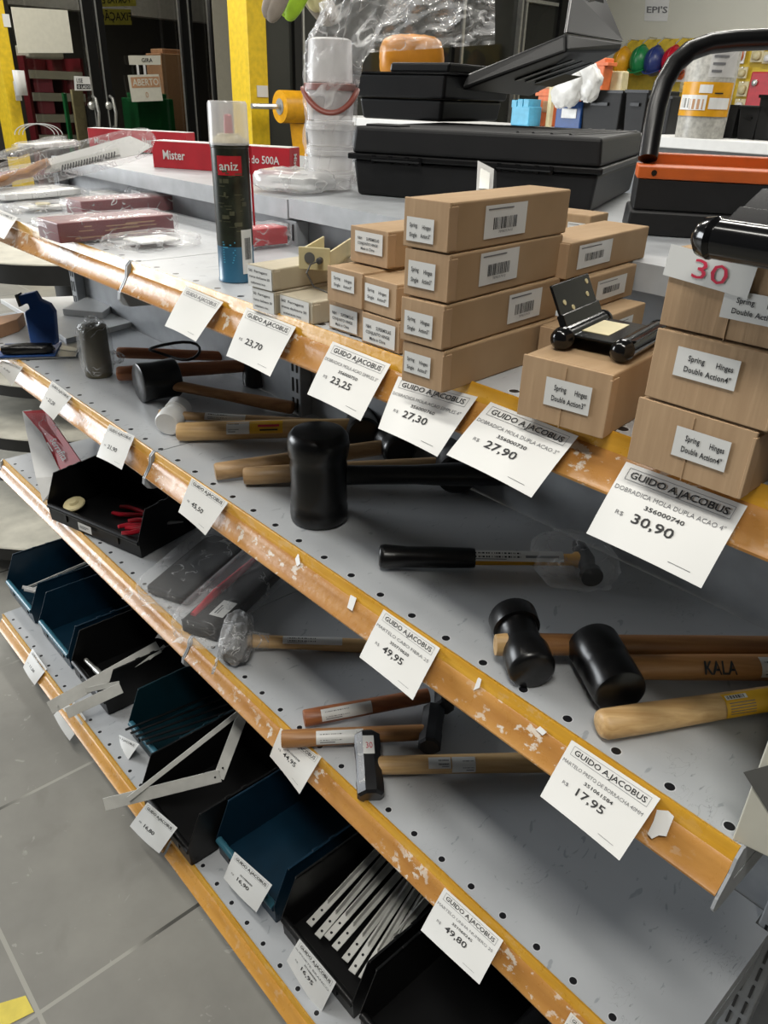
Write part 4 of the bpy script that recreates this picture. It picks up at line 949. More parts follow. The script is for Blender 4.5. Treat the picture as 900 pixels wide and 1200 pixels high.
# ================================================================== BEHIND: next gondola and the far wall
ZG = 1.385
g = px(745, 158, Z=ZG); gy = g.y; g2 = px(620, 150, Z=ZG)
t = thing('gondola', 'white topped gondola of the next aisle carrying a row of black bins', 'shelf', (g2.x-1.5, gy, 0))
b = MB(); b.box((g2.x-2.0, gy, ZG-.05), (1.5, gy+.75, ZG)); b.build('white_top', 'white', t, smooth=0, bevel=.004)
b = MB(); b.box((g2.x-2.0, gy+.2, 0), (1.5, gy+.55, ZG-.05)); b.build('body', 'panel', t, smooth=0)
def at_y(x, y, Y): return px(x, y, Y=Y)
yb0 = gy+.30
k = 0
BN = ['black storage bin under the white bag on the next gondola', 'black storage bin directly left of the big tube handle', 'black storage bin seen through the tube handle, left of the roll', 'black storage bin right of the silvery roll', 'black storage bin below the red cabinet at the right', 'tall dark grey bin end at the right edge of the photo']
for (xa, xb, ytop), lb in zip(((683, 732, 105), (736, 762, 105), (764, 790, 112), (834, 868, 122), (869, 893, 125), (893, 925, 111)), BN):
    A = at_y(xa, ytop, yb0); B = at_y(xb, ytop, yb0); t = thing('storage_bin', lb, 'bin', (A.x, yb0, ZG), 'black bins on the next gondola')
    h = A.z-ZG
    b = MB(); q = [(A.x+.01, yb0, ZG), (B.x-.01, yb0, ZG), (B.x-.01, yb0+.3, ZG), (A.x+.01, yb0+.3, ZG), (A.x, yb0-.015, ZG+h), (B.x, yb0-.015, ZG+h), (B.x, yb0+.32, ZG+h), (A.x, yb0+.32, ZG+h)]
    b.hexa(q); b.build('bin_body', 'tbgrey', t, smooth=0, bevel=.006)
    b = MB(); w = B.x-A.x; b.box((A.x-.005, yb0-.02, ZG+h*.93), (B.x+.005, yb0-.0155, ZG+h*1.0)); b.box((A.x+w*.3, yb0-.022, ZG+h*.62), (B.x-w*.3, yb0-.006, ZG+h*.7)); b.build('rim_grip', 'blackpl', t, smooth=0)
# fibre roll
a = px(797, 158, Y=gy+.12); bb_ = px(842, 158, Y=gy+.12); tp = px(826, 55, Y=gy+.12)
c = V(((a.x+bb_.x)/2, gy+.12, ZG)); R = abs(bb_.x-a.x)/2*1.12
t = thing('fibre_roll', 'silvery upright roll with a yellow label band behind the tube handle', 'roll', c)
hh = tp.z-ZG; lean = V((-.0, 0, 0))
b = MB(); b.lathe(c+Z3*.0005, (0, 0, 1), [(0, R), (hh*.97, R*1.05), (hh, R*1.0), (hh, R*.5)], 40); b.build('roll_body', 'fibre', t)
vd = math.atan2(-c.y, -c.x)
zb_ = px(815, 136, Y=gy+.05).z-ZG; zt_ = px(815, 113-17, Y=gy+.05).z-ZG
W = R*2.6; sh = Sheet(cyl_sheet(c, R*1.06, vd-1.3, zb_), W, zt_-zb_, 16, 1, 0, eps=.003); H = zt_-zb_
sh.rect(.06*W, .18*H, .54*W, .62*H, 1, n=6); sh.rect(.12*W, .24*H, .26*W, .52*H, 2, n=2); sh.rect(.28*W, .2*H, .5*W, .5*H, 3, n=3); sh.rect(.58*W, .22*H, .94*W, .55*H, 1, n=5); sh.rect(.4*W, .68*H, .6*W, .92*H, 1, n=3); sh.rect(.64*W, .66*H, .78*W, .70*H, 4, n=2)
sh.b.build('label_band', ['yellowpl', 'white', 'greyc', 'tan', 'ink'], t, fix=False, part_label='yellow printed label band')
sh = Sheet(cyl_sheet(c, R*1.06, vd-.1, zt_+.02), R*1.2, hh*.3, 10, 1, 0, eps=.003); 
for k in range(5): sh.rect(.1*R, .02+.03*k, R*(.5+.1*(k % 3)), .03+.03*k, 1, n=3)
sh.b.build('printed_sleeve', ['ppwhite', 'greyink'], t, fix=False)
# pegboard
pa = px(736, 47, Y=YB-.06); pb = px(930, 47, Y=YB-.06); pz = px(740, 140, Y=YB-.06).z
t = thing('pegboard', 'yellow pegboard on the far wall hung with helmets and small goods', 'pegboard', (pa.x, YB-.06, pz))
b = MB(); b.box((pa.x, YB-.06, pz-.5), (pb.x+.6, YB-.04, pa.z)); b.box((pa.x, YB-.04, pz-.5), (pa.x+.03, YB-.002, pa.z-.02)); b.build('board', 'pegy', t, smooth=0)
for (x, y, mn, cn, lbx) in ((729, 73, 'yellowpl', 'yellow', 'first from the left'), (750, 71, 'green', 'green', 'second from the left'), (767, 72, 'navy', 'navy blue', 'third from the left'), (788, 72, 'redpl', 'red', 'beside the tube handle')):
    c = px(x, y, Y=YB-.30); t = thing('hard_hat', '%s hard hat hanging on the yellow pegboard, %s' % (cn, lbx), 'hard hat', c, 'hard hats on the pegboard')
    b = MB(); R = .115; ax = V((.35, -.93, -.1)).normalized(); s_ = V((0, 0, 1))
    # dome: an egg shape seen from the side, brim below
    vs = []; b.pillow(c, V((.088, .05, 0)), V((-.05, .10, 0)), Z3*.128, .0, 16, 1.0); b.build('shell', mn, t, smooth=60)
    b = MB(); b.tube([c+V((0, .02, -.088))+V((.10*math.cos(a), .12*math.sin(a)-.0, .02*math.cos(2*a))) for a in [2*math.pi*i/24 for i in range(25)]], .014, 8, flat=.5, caps=False); b.build('brim', mn, t)
    b = MB(); b.tube([c+V((.09*math.sin(a)*.15, -.112*math.cos(a)-.0, .131*math.sin(a))) for a in [math.pi*(-.2+1.0*i/12) for i in range(13)]], .010, 8, flat=.6); b.build('crown_ridge', mn, t)
    b = MB(); b.tube([c+V((0, 0, .145)), c+V((0, .1, .2)), c+V((0, .235, .2))], .006, 6); b.build('hook', 'alu', t)
rr = random.Random(3)
pp = 0
for row, yy in enumerate((64, 84, 104, 123)):
    for xx in range(800, 905, 17):
        if rr.random() < .08: continue
        x = xx+rr.uniform(-3, 3); y = yy+rr.uniform(-3, 3)
        if x > 882 and y > 74: continue
        c = px(x, y, Y=YB-.11); w = rr.uniform(.04, .062); h = rr.uniform(.05, .085); mn = rr.choice(['hvwhite', 'hvwhite', 'white', 'orangec', 'redpl', 'ivory'])
        t = thing('blister_pack', '%s small packs hanging in rows on the yellow pegboard' % 'assorted', 'pack', c, 'small packs on the pegboard')
        b = MB(); b.box((c.x-w, c.y, c.z-h), (c.x+w, c.y+.012, c.z+h*.8)); b.build('card', 'hvwhite' if mn in ('orangec', 'redpl') else 'ivory', t, smooth=0, bevel=.004)
        b = MB(); b.pillow((c.x, c.y-.012, c.z-h*.2), (w*.7, 0, 0), (0, .02, 0), (0, 0, h*.55), .1, 8, .7, pp); b.build('goods', mn, t, smooth=60)
        b = MB(); b.tube([(c.x, c.y-.02, c.z+h*.7), (c.x, YB-.058, c.z+h*.72)], .005, 6); b.build('peg_hook', 'alu', t); pp += 1
c = px(881, 84, Y=YB-.5); c2 = px(925, 127, Y=YB-.5); t = thing('cabinet', 'red metal cabinet door on the far wall at the right edge', 'cabinet', (c.x, YB-.5, c2.z))
b = MB(); b.box((c.x, YB-.5, c2.z), (c2.x+.3, YB-.061, c.z)); b.build('cabinet_body', 'red', t, smooth=0, bevel=.01)
b = MB(); k = px(885, 97, Y=YB-.5); b.lathe(k, (0, -1, 0), [(0, .025), (.02, .025), (.025, .015)], 16); b.build('lock', 'alu', t)
# EPI'S paper
def wallpaper(name, corners, Y, draw, label, cat):
    TL, TR, BR, BL = [px(*c, Y=Y) for c in corners]; fn, w, h = quadmap(TL, TR, BR, BL); sh = Sheet(fn, w, h, 1, 1, 0, eps=.003); draw(sh, w, h)
    o = sh.b.build(name, ['paper', 'ink', 'greyink'], loc=TL, smooth=0, fix=False, solid=.002); return meta(o, label, cat)
wallpaper('paper_sign', ((757, -12), (786, -12), (782, 25), (755, 24.5)), YB-.004, lambda s, w, h: s.text("EPI'S", .06*w, .27*h, .20*h, 2, True, fit=.9*w), "white paper sign lettered EPI'S on the far wall", 'sign')
# goods at the far left end of the next gondola
Y0 = gy+.45
def blk(nm, xa, ya, xb, yb, mn, lb, cat, Y=Y0, dep=.2, bev=.01):
    A = px(xa, ya, Y=Y); B = px(xb, yb, Y=Y); zb = min(B.z, A.z); b = MB(); q = [(A.x, Y, ZG), (B.x, Y, ZG), (B.x, Y+dep, ZG), (A.x, Y+dep, ZG)]; w = (B.x-A.x)*.06
    b.hexa(q+[(A.x+w, Y+.01, A.z), (B.x-w, Y+.01, A.z), (B.x-w, Y+dep-.01, A.z), (A.x+w, Y+dep-.01, A.z)])
    o = b.build(nm, mn, loc=(A.x, Y, ZG), smooth=0, bevel=bev); return meta(o, lb, cat)
def multi(nm, lb, cat, parts, Y, dep=.2):
    t = None
    for pn, mn, xa, ya, xb, yb, dz in parts:
        A = px(xa, ya, Y=Y); B = px(xb, yb, Y=Y)
        if t is None: t = thing(nm, lb, cat, (A.x, Y, ZG))
        lo = max(B.z, ZG+.0005) if dz else ZG+.0005
        b = MB(); b.box((A.x, Y-.004 if pn in ('panel', 'rim', 'slot') else Y, lo), (B.x, Y+(dep if pn not in ('panel', 'slot') else .001), A.z)); b.build(pn, mn, t, smooth=0, bevel=.006 if pn == 'body' else .002)
    return t
multi('orange_crate', 'orange plastic crate end left of the white bag', 'crate', (('body', 'orangec', 633, 90, 651, 140, 0), ('rim', 'orangec', 628, 108, 655, 113, 1), ('slot', 'tan', 637, 95, 646, 104, 1), ('slot', 'tan', 637, 118, 646, 132, 1)), gy+.45)
multi('blue_tub', 'blue tub with a white panel below the white bag', 'tub', (('body', 'bluepl', 653, 118, 680, 140, 0), ('panel', 'hvwhite', 659, 127, 675, 139, 1)), gy+.28, .15)
multi('teal_pack', 'light blue ribbed pack beside the open lid of the case', 'pack', (('body', 'skyb', 600, 124, 620, 136, 0), ('rib', 'skyb', 600, 117, 605, 126, 1), ('rib', 'skyb', 607, 116, 612, 126, 1), ('rib', 'skyb', 614, 116, 619, 126, 1)), gy+.28, .12)
blk('cream_tray', 704, 83, 729, 104, 'ivory', 'cream perforated tray behind the bins under the yellow hard hat', 'tray', Y=gy+.66, dep=.08)
multi('orange_crate', 'orange crate high behind the white bag', 'crate', (('body', 'orangec', 682, 68, 708, 84, 0), ('rim', 'orangec', 678, 73, 713, 77, 1)), gy+.58, .09)
c = px(672, 118, Y=gy+.22); t = thing('white_bag', 'crumpled white plastic bag between the lid of the case and the black bins', 'bag', c)
b = MB(); b.pillow(px(668, 103, Y=gy+.22), (.10, 0, 0), (0, .06, 0), (.03, 0, .10), .16, 22, .8, 9, nfreq=.9); b.build('bag_body', 'hvwhite', t, smooth=60)
b = MB(); b.pillow(px(688, 95, Y=gy+.24), (.08, 0, -.05), (0, .05, 0), (.03, 0, .08), .18, 20, .8, 12, nfreq=.9); b.build('bag_fold', 'hvwhite', t, smooth=60)
b = MB(); p0 = px(641, 136, Y=Y0-.05); p1 = px(647, 86, Y=Y0-.05); p0.z = ZG; b.box((p0.x, Y0-.06, ZG), (p0.x+.03, Y0-.03, p1.z)); meta(b.build('wooden_stick', 'ivory', loc=p0, smooth=0, bevel=.003), 'pale upright stick beside the orange crate', 'stick')
# yellow roll of tape on a peg of the column
Xp = XR+.35
c = px(328, 130, X=Xp); s1 = px(344, 130, X=Xp); Rr = (px(328, 104, X=Xp).z-px(328, 145, X=Xp).z)/2*.95
t = thing('tape_roll', 'yellow tape roll hung on a peg of the yellow column', 'tape roll', c)
ax = horiz(V((RGT.x, RGT.y, 0))*.75+V((FWD.x, FWD.y, 0))*.66)
b = MB(); b.lathe(c+Z3*.03, ax, [(0, Rr*.45), (0, Rr), (.24, Rr), (.24, Rr*.4)], 30); b.build('roll', 'yellowpl', t)
b = MB(); b.lathe(c+Z3*.03-ax*.004, ax, [(0, Rr*.5), (.003, Rr*.5)], 24); b.build('core', 'greyc', t)
p1 = px(347, 145, X=Xp); p2 = px(352, 172, X=Xp); sw = horiz(V((RGT.x, RGT.y, 0)))
b = MB(); b.obox(p1-sw*.05, sw*.11, ax*.01, V((.02, .02, p2.z-p1.z-.1))); b.build('loose_end', 'yellowpl', t, smooth=0)
b = MB(); b.tube([c+Z3*.03-ax*.25, c+Z3*.03+ax*.1], .02, 8); b.build('peg', 'alu', t)
pc = px(301, 100, X=XR+.055); qc = px(314, 114, X=XR+.055); b = MB(); b.box((XR+.0505, pc.y, qc.z), (XR+.06, qc.y, pc.z)); meta(b.build('price_plate', 'paper', loc=pc, smooth=0), 'small white plate on the yellow column beside the tape roll', 'plate')
# soles of shoes hanging at the top
for (x, y, mn, lb, ang) in ((321, 2, 'taupe', 'grey hanging shoe at the top, left of the lime one', .5), (343, 0, 'lime', 'lime green hanging shoe at the top of the photo', .55), (368, -10, 'ivory', 'pale yellow hanging shoe at the top, right of the lime one', -.2), (377, 10, 'taupe', 'lower grey hanging shoe at the top beside the bag', -.75)):
    Xs = -3.6; c = px(x, y, X=Xs); k = abs((px(x+10, y, X=Xs)-c).length); u = (sv*math.sin(ang)+Z3*math.cos(ang)); w = u.cross(fv)
    t = thing('shoe', lb, 'shoe', c, 'shoes hanging at the top')
    b = MB(); b.pillow(c+u*k*.6, w*k*1.0, fv*k*.5, u*k*2.2, .05, 14, .8, 3); b.build('upper', mn, t, smooth=60)
    b = MB(); b.pillow(c+u*k*.6-fv*k*.0+w*k*.35, w*k*.85, fv*k*.62, u*k*2.3, .03, 14, .8, 5); b.build('sole', 'lime' if mn == 'lime' else 'ivory' if mn == 'ivory' else 'taupe', t, smooth=60)
# ================================================================== SECOND SHELF
Z2 = LEV['second'][0]
def sticker(t, o, e, up_, L, H, seed=1, base='paper', bars=True, text=None, k=1, extra=None, name='sticker', bend=0, inks=('ink', 'greyink', 'redink', 'label_yel')):
    """label bent round a handle of radius `bend` whose axis is e"""
    e = V(e).normalized(); u0 = V(up_); u0 = (u0-e*u0.dot(e)).normalized(); n = e.cross(u0)
    o = V(o)
    if bend:
        fn = lambda u, v: o+e*u+(n*math.cos((v-H/2)/bend)+u0*math.sin((v-H/2)/bend))*bend*1.015
    else: fn = lambda u, v: o+e*u+u0*(v-H/2)
    sh = Sheet(fn, L, H, 4, 8 if bend else 1, 0, eps=.0003)
    if bars: sh.bars(.08*L, .35*H, .5*L, .8*H, 1, seed, 20); sh.rect(.08*L, .2*H, .4*L, .27*H, 2)
    if extra: extra(sh, L, H)
    if text: sh.text(text[0], text[1]*L, text[2]*H, text[3]*H, text[4], True, fit=text[5]*L)
    return sh.b.build(name, [base]+list(inks), t, smooth=60, fix=False)
def stick(t, a, b_, r, mn, prof=None, flat_=.85, name='handle', n=16):
    """hammer handle from a to b: prof gives relative thickness along it"""
    prof = prof or [(0, .82), (.012, .95), (.1, 1), (.35, .93), (.6, .82), (.85, .74), (1, .72)]
    a, b_ = V(a), V(b_); bb = MB(); bb.tube([a+(b_-a)*s for s, k in prof], [r*k for s, k in prof], n, flat=flat_); return bb.build(name, mn, t, smooth=50)
def headlathe(t, c, ax, prof, mn, n=32, name='head'):
    bb = MB(); bb.lathe(c, ax, prof, n); return bb.build(name, mn, t, smooth=38)
NV = V((.66, .75, 0))     # most tools lie this way across the shelf
# --- rubber mallet with the wooden peg showing
r1 = .0245
c0, c1 = P3(624, 786, Z2+.023), P3(600, 722, Z2+.030)
ax = (c1-c0).normalized(); L = (c1-c0).length
hm = c0+ax*L*.46
t = thing('rubber_mallet', 'waisted black rubber mallet on the second shelf with its wooden peg end showing', 'mallet', (hm.x, hm.y, Z2), 'mallets')
headlathe(t, c0, ax, [(-.003, r1*.80), (-.001, r1*.93), (.003, r1), (L*.30, r1*1.0), (L*.42, r1*.86), (L*.60, r1*.83), (L*.74, r1*.86), (L*.745, r1*1.04), (L*.98, r1*1.08), (L*1.02, r1*1.0), (L*1.04, r1*.78)], 'black')
he = P3(905, 757, Z2+.018); hs_ = P3(592, 752, Z2+.024)
hd_ = (he-hm); hd_.z = 0; hd_.normalize()
pk = hm-hd_*(r1*1.18)
b = MB(); b.tube([pk, pk+hd_*.012], [.0095, .0105], 14, flat=1.25); b.build('peg_end', 'wood', t, smooth=40, part_label='pale wooden peg end')
stick(t, hm+hd_*r1*.6, he+hd_*.02-Z3*.003, .0135, 'woodbrown', [(0, .95), (.3, .92), (.7, 1.0), (1, 1.02)])
# --- second mallet, KALA handle
r2 = .0265
c0, c1 = P3(727, 812, Z2+.0265), P3(694, 754, Z2+.0285); ax = (c1-c0).normalized(); L = (c1-c0).length; hm = c0+ax*L*.5
t = thing('rubber_mallet', 'thick black rubber mallet with smooth brown lettered handle on the second shelf', 'mallet', (hm.x, hm.y, Z2), 'mallets')
headlathe(t, c0, ax, [(-.002, r2*.86), (0, r2*.96), (.004, r2), (L*.42, r2*1.02), (L*.50, r2*.985), (L*.56, r2*1.03), (L*.97, r2*1.04), (L*1.01, r2*.98), (L*1.02, r2*.86)], 'black')
he = P3(915, 782, Z2+.016); hd_ = he-hm; hd_.z *= 1; hd_.normalize()
stick(t, hm+hd_*r2*.7, he+hd_*.03, .0142, 'woodmel', [(0, .92), (.3, .98), (.7, 1.02), (1, 1.0)], .9)
hz = V((0, 0, 1)); tow = (V((CAM.x, CAM.y, 0))-V((hm.x, hm.y, 0)))
fdir = (hz*.55-V((FWD.x, FWD.y, 0)).normalized()*.83)
def around(t, a, e, r, s0, L, H, name='sticker', base='paper', seed=1, bars=True, text=None, extra=None, flat_=.9, paper=True, phase=.75, inks=('ink', 'greyink', 'redink', 'label_yel')):
    """label wrapped on the upper viewer side of a handle"""
    e = V(e).normalized(); w = e.cross(Z3).normalized(); w = w if w.dot(FWD) < 0 else -w; u0 = w.cross(e); u0 = u0 if u0.z > 0 else -u0
    sgn = 1
    fn = lambda u, v: a+e*(s0+u)+(w*math.cos(phase+(v-H/2)/r)+u0*math.sin(phase+(v-H/2)/r)*flat_)*r*1.03
    sh = Sheet(fn, L, H, 3, 8, 0, eps=.0004, paper=paper)
    if (fn(.001, 0)-fn(0, 0)).cross(fn(0, .001)-fn(0, 0)).dot(w) < 0: sh.eps = -sh.eps
    if bars: sh.bars(.08*L, .30*H, .55*L, .75*H, 1, seed, 20); sh.rect(.08*L, .15*H, .4*L, .21*H, 2)
    if extra: extra(sh, L, H)
    if text: sh.text(text[0], text[1]*L, text[2]*H, text[3]*H, text[4], True, fit=text[5]*L)
    return sh.b.build(name, [base]+list(inks), t, smooth=60, fix=False)
q = P3(810, 778, Z2+.018); s0 = (q-hm).dot(hd_)
around(t, hm, hd_, .0150, s0, .036, .019, 'lettering', 'ink', bars=False, text=('KALA', 0, .1, .74, 0, 1.0), paper=False)
q = P3(878, 775, Z2+.018); around(t, hm, hd_, .0142, (q-hm).dot(hd_), .05, .024, 'barcode_label', seed=4)
# --- light handle with a yellow sticker, head out of the frame
a = P3(706, 849, Z2+.016); e = (P3(905, 818, Z2+.016)-a).normalized()
t = thing('hammer', 'hammer with a pale varnished handle and yellow sticker, lying nearest the right end', 'hammer', (a.x, a.y, Z2), 'hammers')
stick(t, a-e*.004, a+e*.30, .0150, 'wood', [(0, .55), (.006, .85), (.02, 1.0), (.15, 1.0), (.5, .85), (.9, .8), (1, .8)], .92)
q = P3(842, 828, Z2+.016)
around(t, a, e, .0137, (q-a).dot(e), .075, .027, 'yellow_sticker', 'label_yel', seed=9, bars=False, extra=lambda s, L, H: (s.rect(.03*L, .72*H, .34*L, .9*H, 4), s.bars(.05*L, .75*H, .3*L, .88*H, 1, 3, 14), [s.rect(.05*L, (.58-.1*k)*H, .42*L, (.61-.1*k)*H, 2) for k in range(5)], s.rect(.7*L, .2*H, .95*L, .8*H, 1)), inks=('ink', 'greyink', 'redink', 'paper'))
headlathe(t, a+e*.29-Z3*.002, Z3.cross(e), [(-.04, .011), (-.035, .013), (.03, .013), (.04, .008)], 'cast', 20)
# --- claw hammer wrapped in film
a = P3(444, 652, Z2+.017); b_ = P3(672, 656, Z2+.017); e = (b_-a).normalized(); L = (b_-a).length; Lg = (P3(556, 654, Z2+.017)-a).length
t = thing('claw_hammer', 'claw hammer with black rubber grip, yellow shaft and film wrapped head', 'hammer', (a.x, a.y, Z2), 'hammers')
stick(t, a, a+e*Lg, .0165, 'black', [(0, .7), (.015, .92), (.06, 1.0), (.3, .86), (.6, .88), (.95, .82), (1, .78)], .95, 'rubber_grip')
stick(t, a+e*Lg*.995, a+e*(L+.012), .0105, 'yellowpl', [(0, 1), (.5, .9), (.9, .85), (.93, 1.15), (1, 1.2)], .8, 'shaft')
around(t, a, e, .0125, Lg*.92, .12, .016, 'barcode_label', seed=6, extra=lambda s, L, H: s.rect(.6*L, .3*H, .95*L, .5*H, 2), phase=.95)
hc = a+e*(L+.014); hx = e.cross(Z3).normalized(); hx = hx if hx.dot(FWD) < 0 else -hx
b = MB(); b.tube([hc-hx*.035+Z3*.004, hc-hx*.02+Z3*.003, hc, hc+hx*.018, hc+hx*.03], [.004, .0095, .0135, .0095, .012], 14, flat=.9)
b.tube([hc+hx*.03, hc+hx*.04], [.0135, .0135], 18); b.tube([hc-hx*.02+Z3*.003, hc-hx*.042-Z3*.002+e*.004, hc-hx*.062-Z3*.010+e*.006], [.0115, .009, .005], 10, flat=.5)
b.build('head', 'cast', t, smooth=50)
b = MB(); b.pillow(hc-e*.012+Z3*.001, e*.052, hx*.062, Z3*.0175, .16, 18, .75, 7); b.build('film_wrapper', 'filmd', t, smooth=70, part_label='clear crumpled film round the head')
# --- big standing mallet
o = V((-.757, .577, Z2)); R = .0405; H = up(366, 504, o)-Z2
t = thing('rubber_mallet', 'largest black rubber mallet, standing on its face on the second shelf', 'mallet', o, 'mallets')
headlathe(t, o, Z3, [(.0006, R*.90), (.004, R*.98), (.012, R*1.0), (H*.16, R*.99), (H*.20, R*.94), (H*.24, R*.97), (H*.45, R*.95), (H*.62, R*.97), (H*.70, R*.93), (H*.74, R*1.0), (H*.86, R*1.04), (H*.94, R*1.0), (H*.99, R*.88), (H*1.0, R*.80)], 'black', 44)
ha = o+Z3*H*.50; he = P3(515, 556, Z2+.055); hd_ = he-ha; hd_.normalize(); 
stick(t, ha+hd_*R*.7, ha+hd_*.30, .0175, 'blackpl', [(0, .85), (.1, .8), (.4, .82), (.6, 1.0), (1, 1.05)], .95)
# --- pair of pale handles; their black heads lie at the back
def lying(name, label, cat, pa, pb, r, mn, headR, headL, group='mallets', zr=None, hmn='black', prof=None, hz=None, over=.0, hax=None):
    zr = r*1.02 if zr is None else zr
    hz_ = headR*1.01 if hz is None else hz
    a = P3(*pa, Z2+zr); b_ = P3(*pb, Z2+hz_); e = (b_-a).normalized()
    t = thing(name, label, cat, (a.x, a.y, Z2), group)
    stick(t, a, b_+e*over, r, mn, prof or [(0, .85), (.01, .97), (.1, 1), (.5, .95), (1, .85)], .95)
    axx = hax or V((-e.y, e.x, 0)).normalized(); c = b_+e*over
    if hmn: headlathe(t, c-axx*headL/2, axx, [(0, headR*.85), (.004, headR*.98), (headL*.2, headR), (headL*.45, headR*.93), (headL*.55, headR*.93), (headL*.8, headR), (headL-.004, headR*.98), (headL, headR*.85)], hmn)
    return t, a, e
lying('rubber_mallet', 'pale handled mallet behind the largest one, upper of two parallel handles', 'mallet', (252, 553), (462, 522), .0145, 'woodgrey', .027, .062, zr=.016, over=.0)
lying('rubber_mallet', 'pale handled mallet behind the largest one, lower of two parallel handles', 'mallet', (286, 558), (508, 545), .0145, 'woodgrey', .033, .08, zr=.016, over=.032)
# --- white nylon mallet and the stout handle in front of it
c0, c1 = P3(194, 500, Z2+.021), P3(206, 474, Z2+.045); o = P3(204, 513, Z2); o = V((o.x, o.y+.012, Z2))
t = thing('white_mallet', 'small white nylon headed mallet on the second shelf', 'mallet', o, 'mallets')
ax = V((-.5, .62, .12)).normalized(); cc = P3(196, 497, Z2+.0225); R = .0225
headlathe(t, cc, ax, [(-.001, R*.9), (.002, R), (.022, R), (.023, R*.82), (.038, R*.82), (.039, R*.96), (.060, R*.94), (.062, R*.8)], 'white')
ha = cc+ax*.031; hb = P3(372, 498, Z2+.018); hd_ = (hb-ha).normalized()
stick(t, ha+hd_*R*.6, ha+hd_*.26, .0105, 'woodgrey', [(0, .85), (.2, .9), (.6, 1.1), (1, 1.2)])
b = MB(); b.tube([ha-hd_*R*1.15, ha-hd_*R*.4], .008, 12); b.build('peg_end', 'wood', t)
around(t, ha, hd_, .0105, .055, .07, .016, 'barcode_label', seed=12)
t, a, e = lying('hammer', 'stout pale handle with barcode and yellow sticker in front of the white mallet', 'hammer', (208, 506), (418, 500), .0165, 'wood', .030, .075, 'hammers', zr=.017, over=.012, prof=[(0, .85), (.01, 1.0), (.1, 1.02), (.5, 1.0), (1, .9)])
q = P3(268, 505, Z2+.017); around(t, a, e, .0168, (q-a).dot(e), .038, .026, 'barcode_label', seed=15)
around(t, a, e, .0168, (q-a).dot(e)+.039, .055, .026, 'yellow_sticker', 'label_yel', bars=False, extra=lambda s, L, H: (s.rect(.25*L, .45*H, .9*L, .62*H, 3), s.rect(.3*L, .2*H, .85*L, .3*H, 1)))
# --- black mallet with dark wooden handle
cc = P3(163, 449, Z2+.038); R = .0375; L = .072
t = thing('rubber_mallet', 'black rubber mallet with dark brown handle beside the wrapped roll', 'mallet', (cc.x, cc.y, Z2), 'mallets')
ax = V((-.28, .96, .03)).normalized(); ax = ((V((RGT.x, RGT.y, 0))*.78+V((FWD.x, FWD.y, 0))*.63)).normalized()
headlathe(t, cc, ax, [(-.002, R*.86), (0, R*.97), (.004, R*1.0), (L*.4, R*.95), (L*.6, R*.95), (L*.96, R), (L, R*.95), (L+.002, R*.8)], 'black')
ha = cc+ax*L*.5; hb = P3(343, 478, Z2+.014); hd_ = (hb-ha).normalized(); stick(t, ha+hd_*.02-Z3*.004, hb, .0125, 'woodbrown', [(0, .95), (.4, .9), (.8, 1.1), (.98, 1.15), (1, 1.0)])
# --- two reddish handles behind, one black head
lying('rubber_mallet', 'dark reddish handle behind the black mallet, upper of two, loop of cord on it', 'mallet', (138, 413), (280, 418), .0125, 'woodred', .028, .07, zr=.03, over=.0, hmn=None)
t, a, e = lying('rubber_mallet', 'dark reddish handle ending in a black mallet head below the 23,70 tag', 'mallet', (138, 438), (296, 428), .0155, 'woodred', .031, .085, zr=.022, over=.01, hz=.04, hax=V((-.1, .1, 1)).normalized())
q = P3(205, 411, Z2+.06); b = MB(); b.tube([q+V((RGT.x, RGT.y, 0))*(.05*math.cos(a))+Z3*.016*math.sin(a)+V((FWD.x, FWD.y, 0))*.02*math.sin(2*a) for a in [math.pi*2*i/20 for i in range(21)]], .003, 8, caps=False)
meta(b.build('cord_loop', 'blackpl', loc=q), 'dark cord loop lying on the reddish mallet handles', 'cord')
# --- rubber roll in film
o = P3(110, 444, Z2); o.y += .018; o.x -= .014; Hh = up(110, 377, o)-Z2; R = .0285
t = thing('wrapped_roll', 'upright olive rubber roll wrapped in clear film on the second shelf', 'roll', o)
b = MB(); b.lathe(o, Z3, [(.002, R*.93), (Hh*.3, R*.96), (Hh*.93, R*.94), (Hh*.94, R*.5), (Hh*.9, R*.4)], 32); b.build('rubber_roll', 'olive', t)
b = MB(); b.pillow(o+Z3*Hh*.52, (R*1.08, 0, 0), (0, R*1.08, 0), Z3*Hh*.515, .05, 20, .55, 6)
b.build('film_wrapper', 'filmd', t, smooth=70)
b = MB(); b.pillow(o+Z3*Hh*1.0, (R*.6, 0, 0), (0, R*.5, 0), Z3*.012, .4, 12, .9, 8); b.build('film_tuft', 'filmg', t, smooth=70)
b = MB(); b.pillow(o+V((RGT.x, RGT.y, 0))*R*1.35+Z3*Hh*.35, V((RGT.x, RGT.y, 0))*.018, V((FWD.x, FWD.y, 0))*.012, Z3*.012, .4, 12, .9, 18); b.build('film_tail', 'filmg', t, smooth=70)
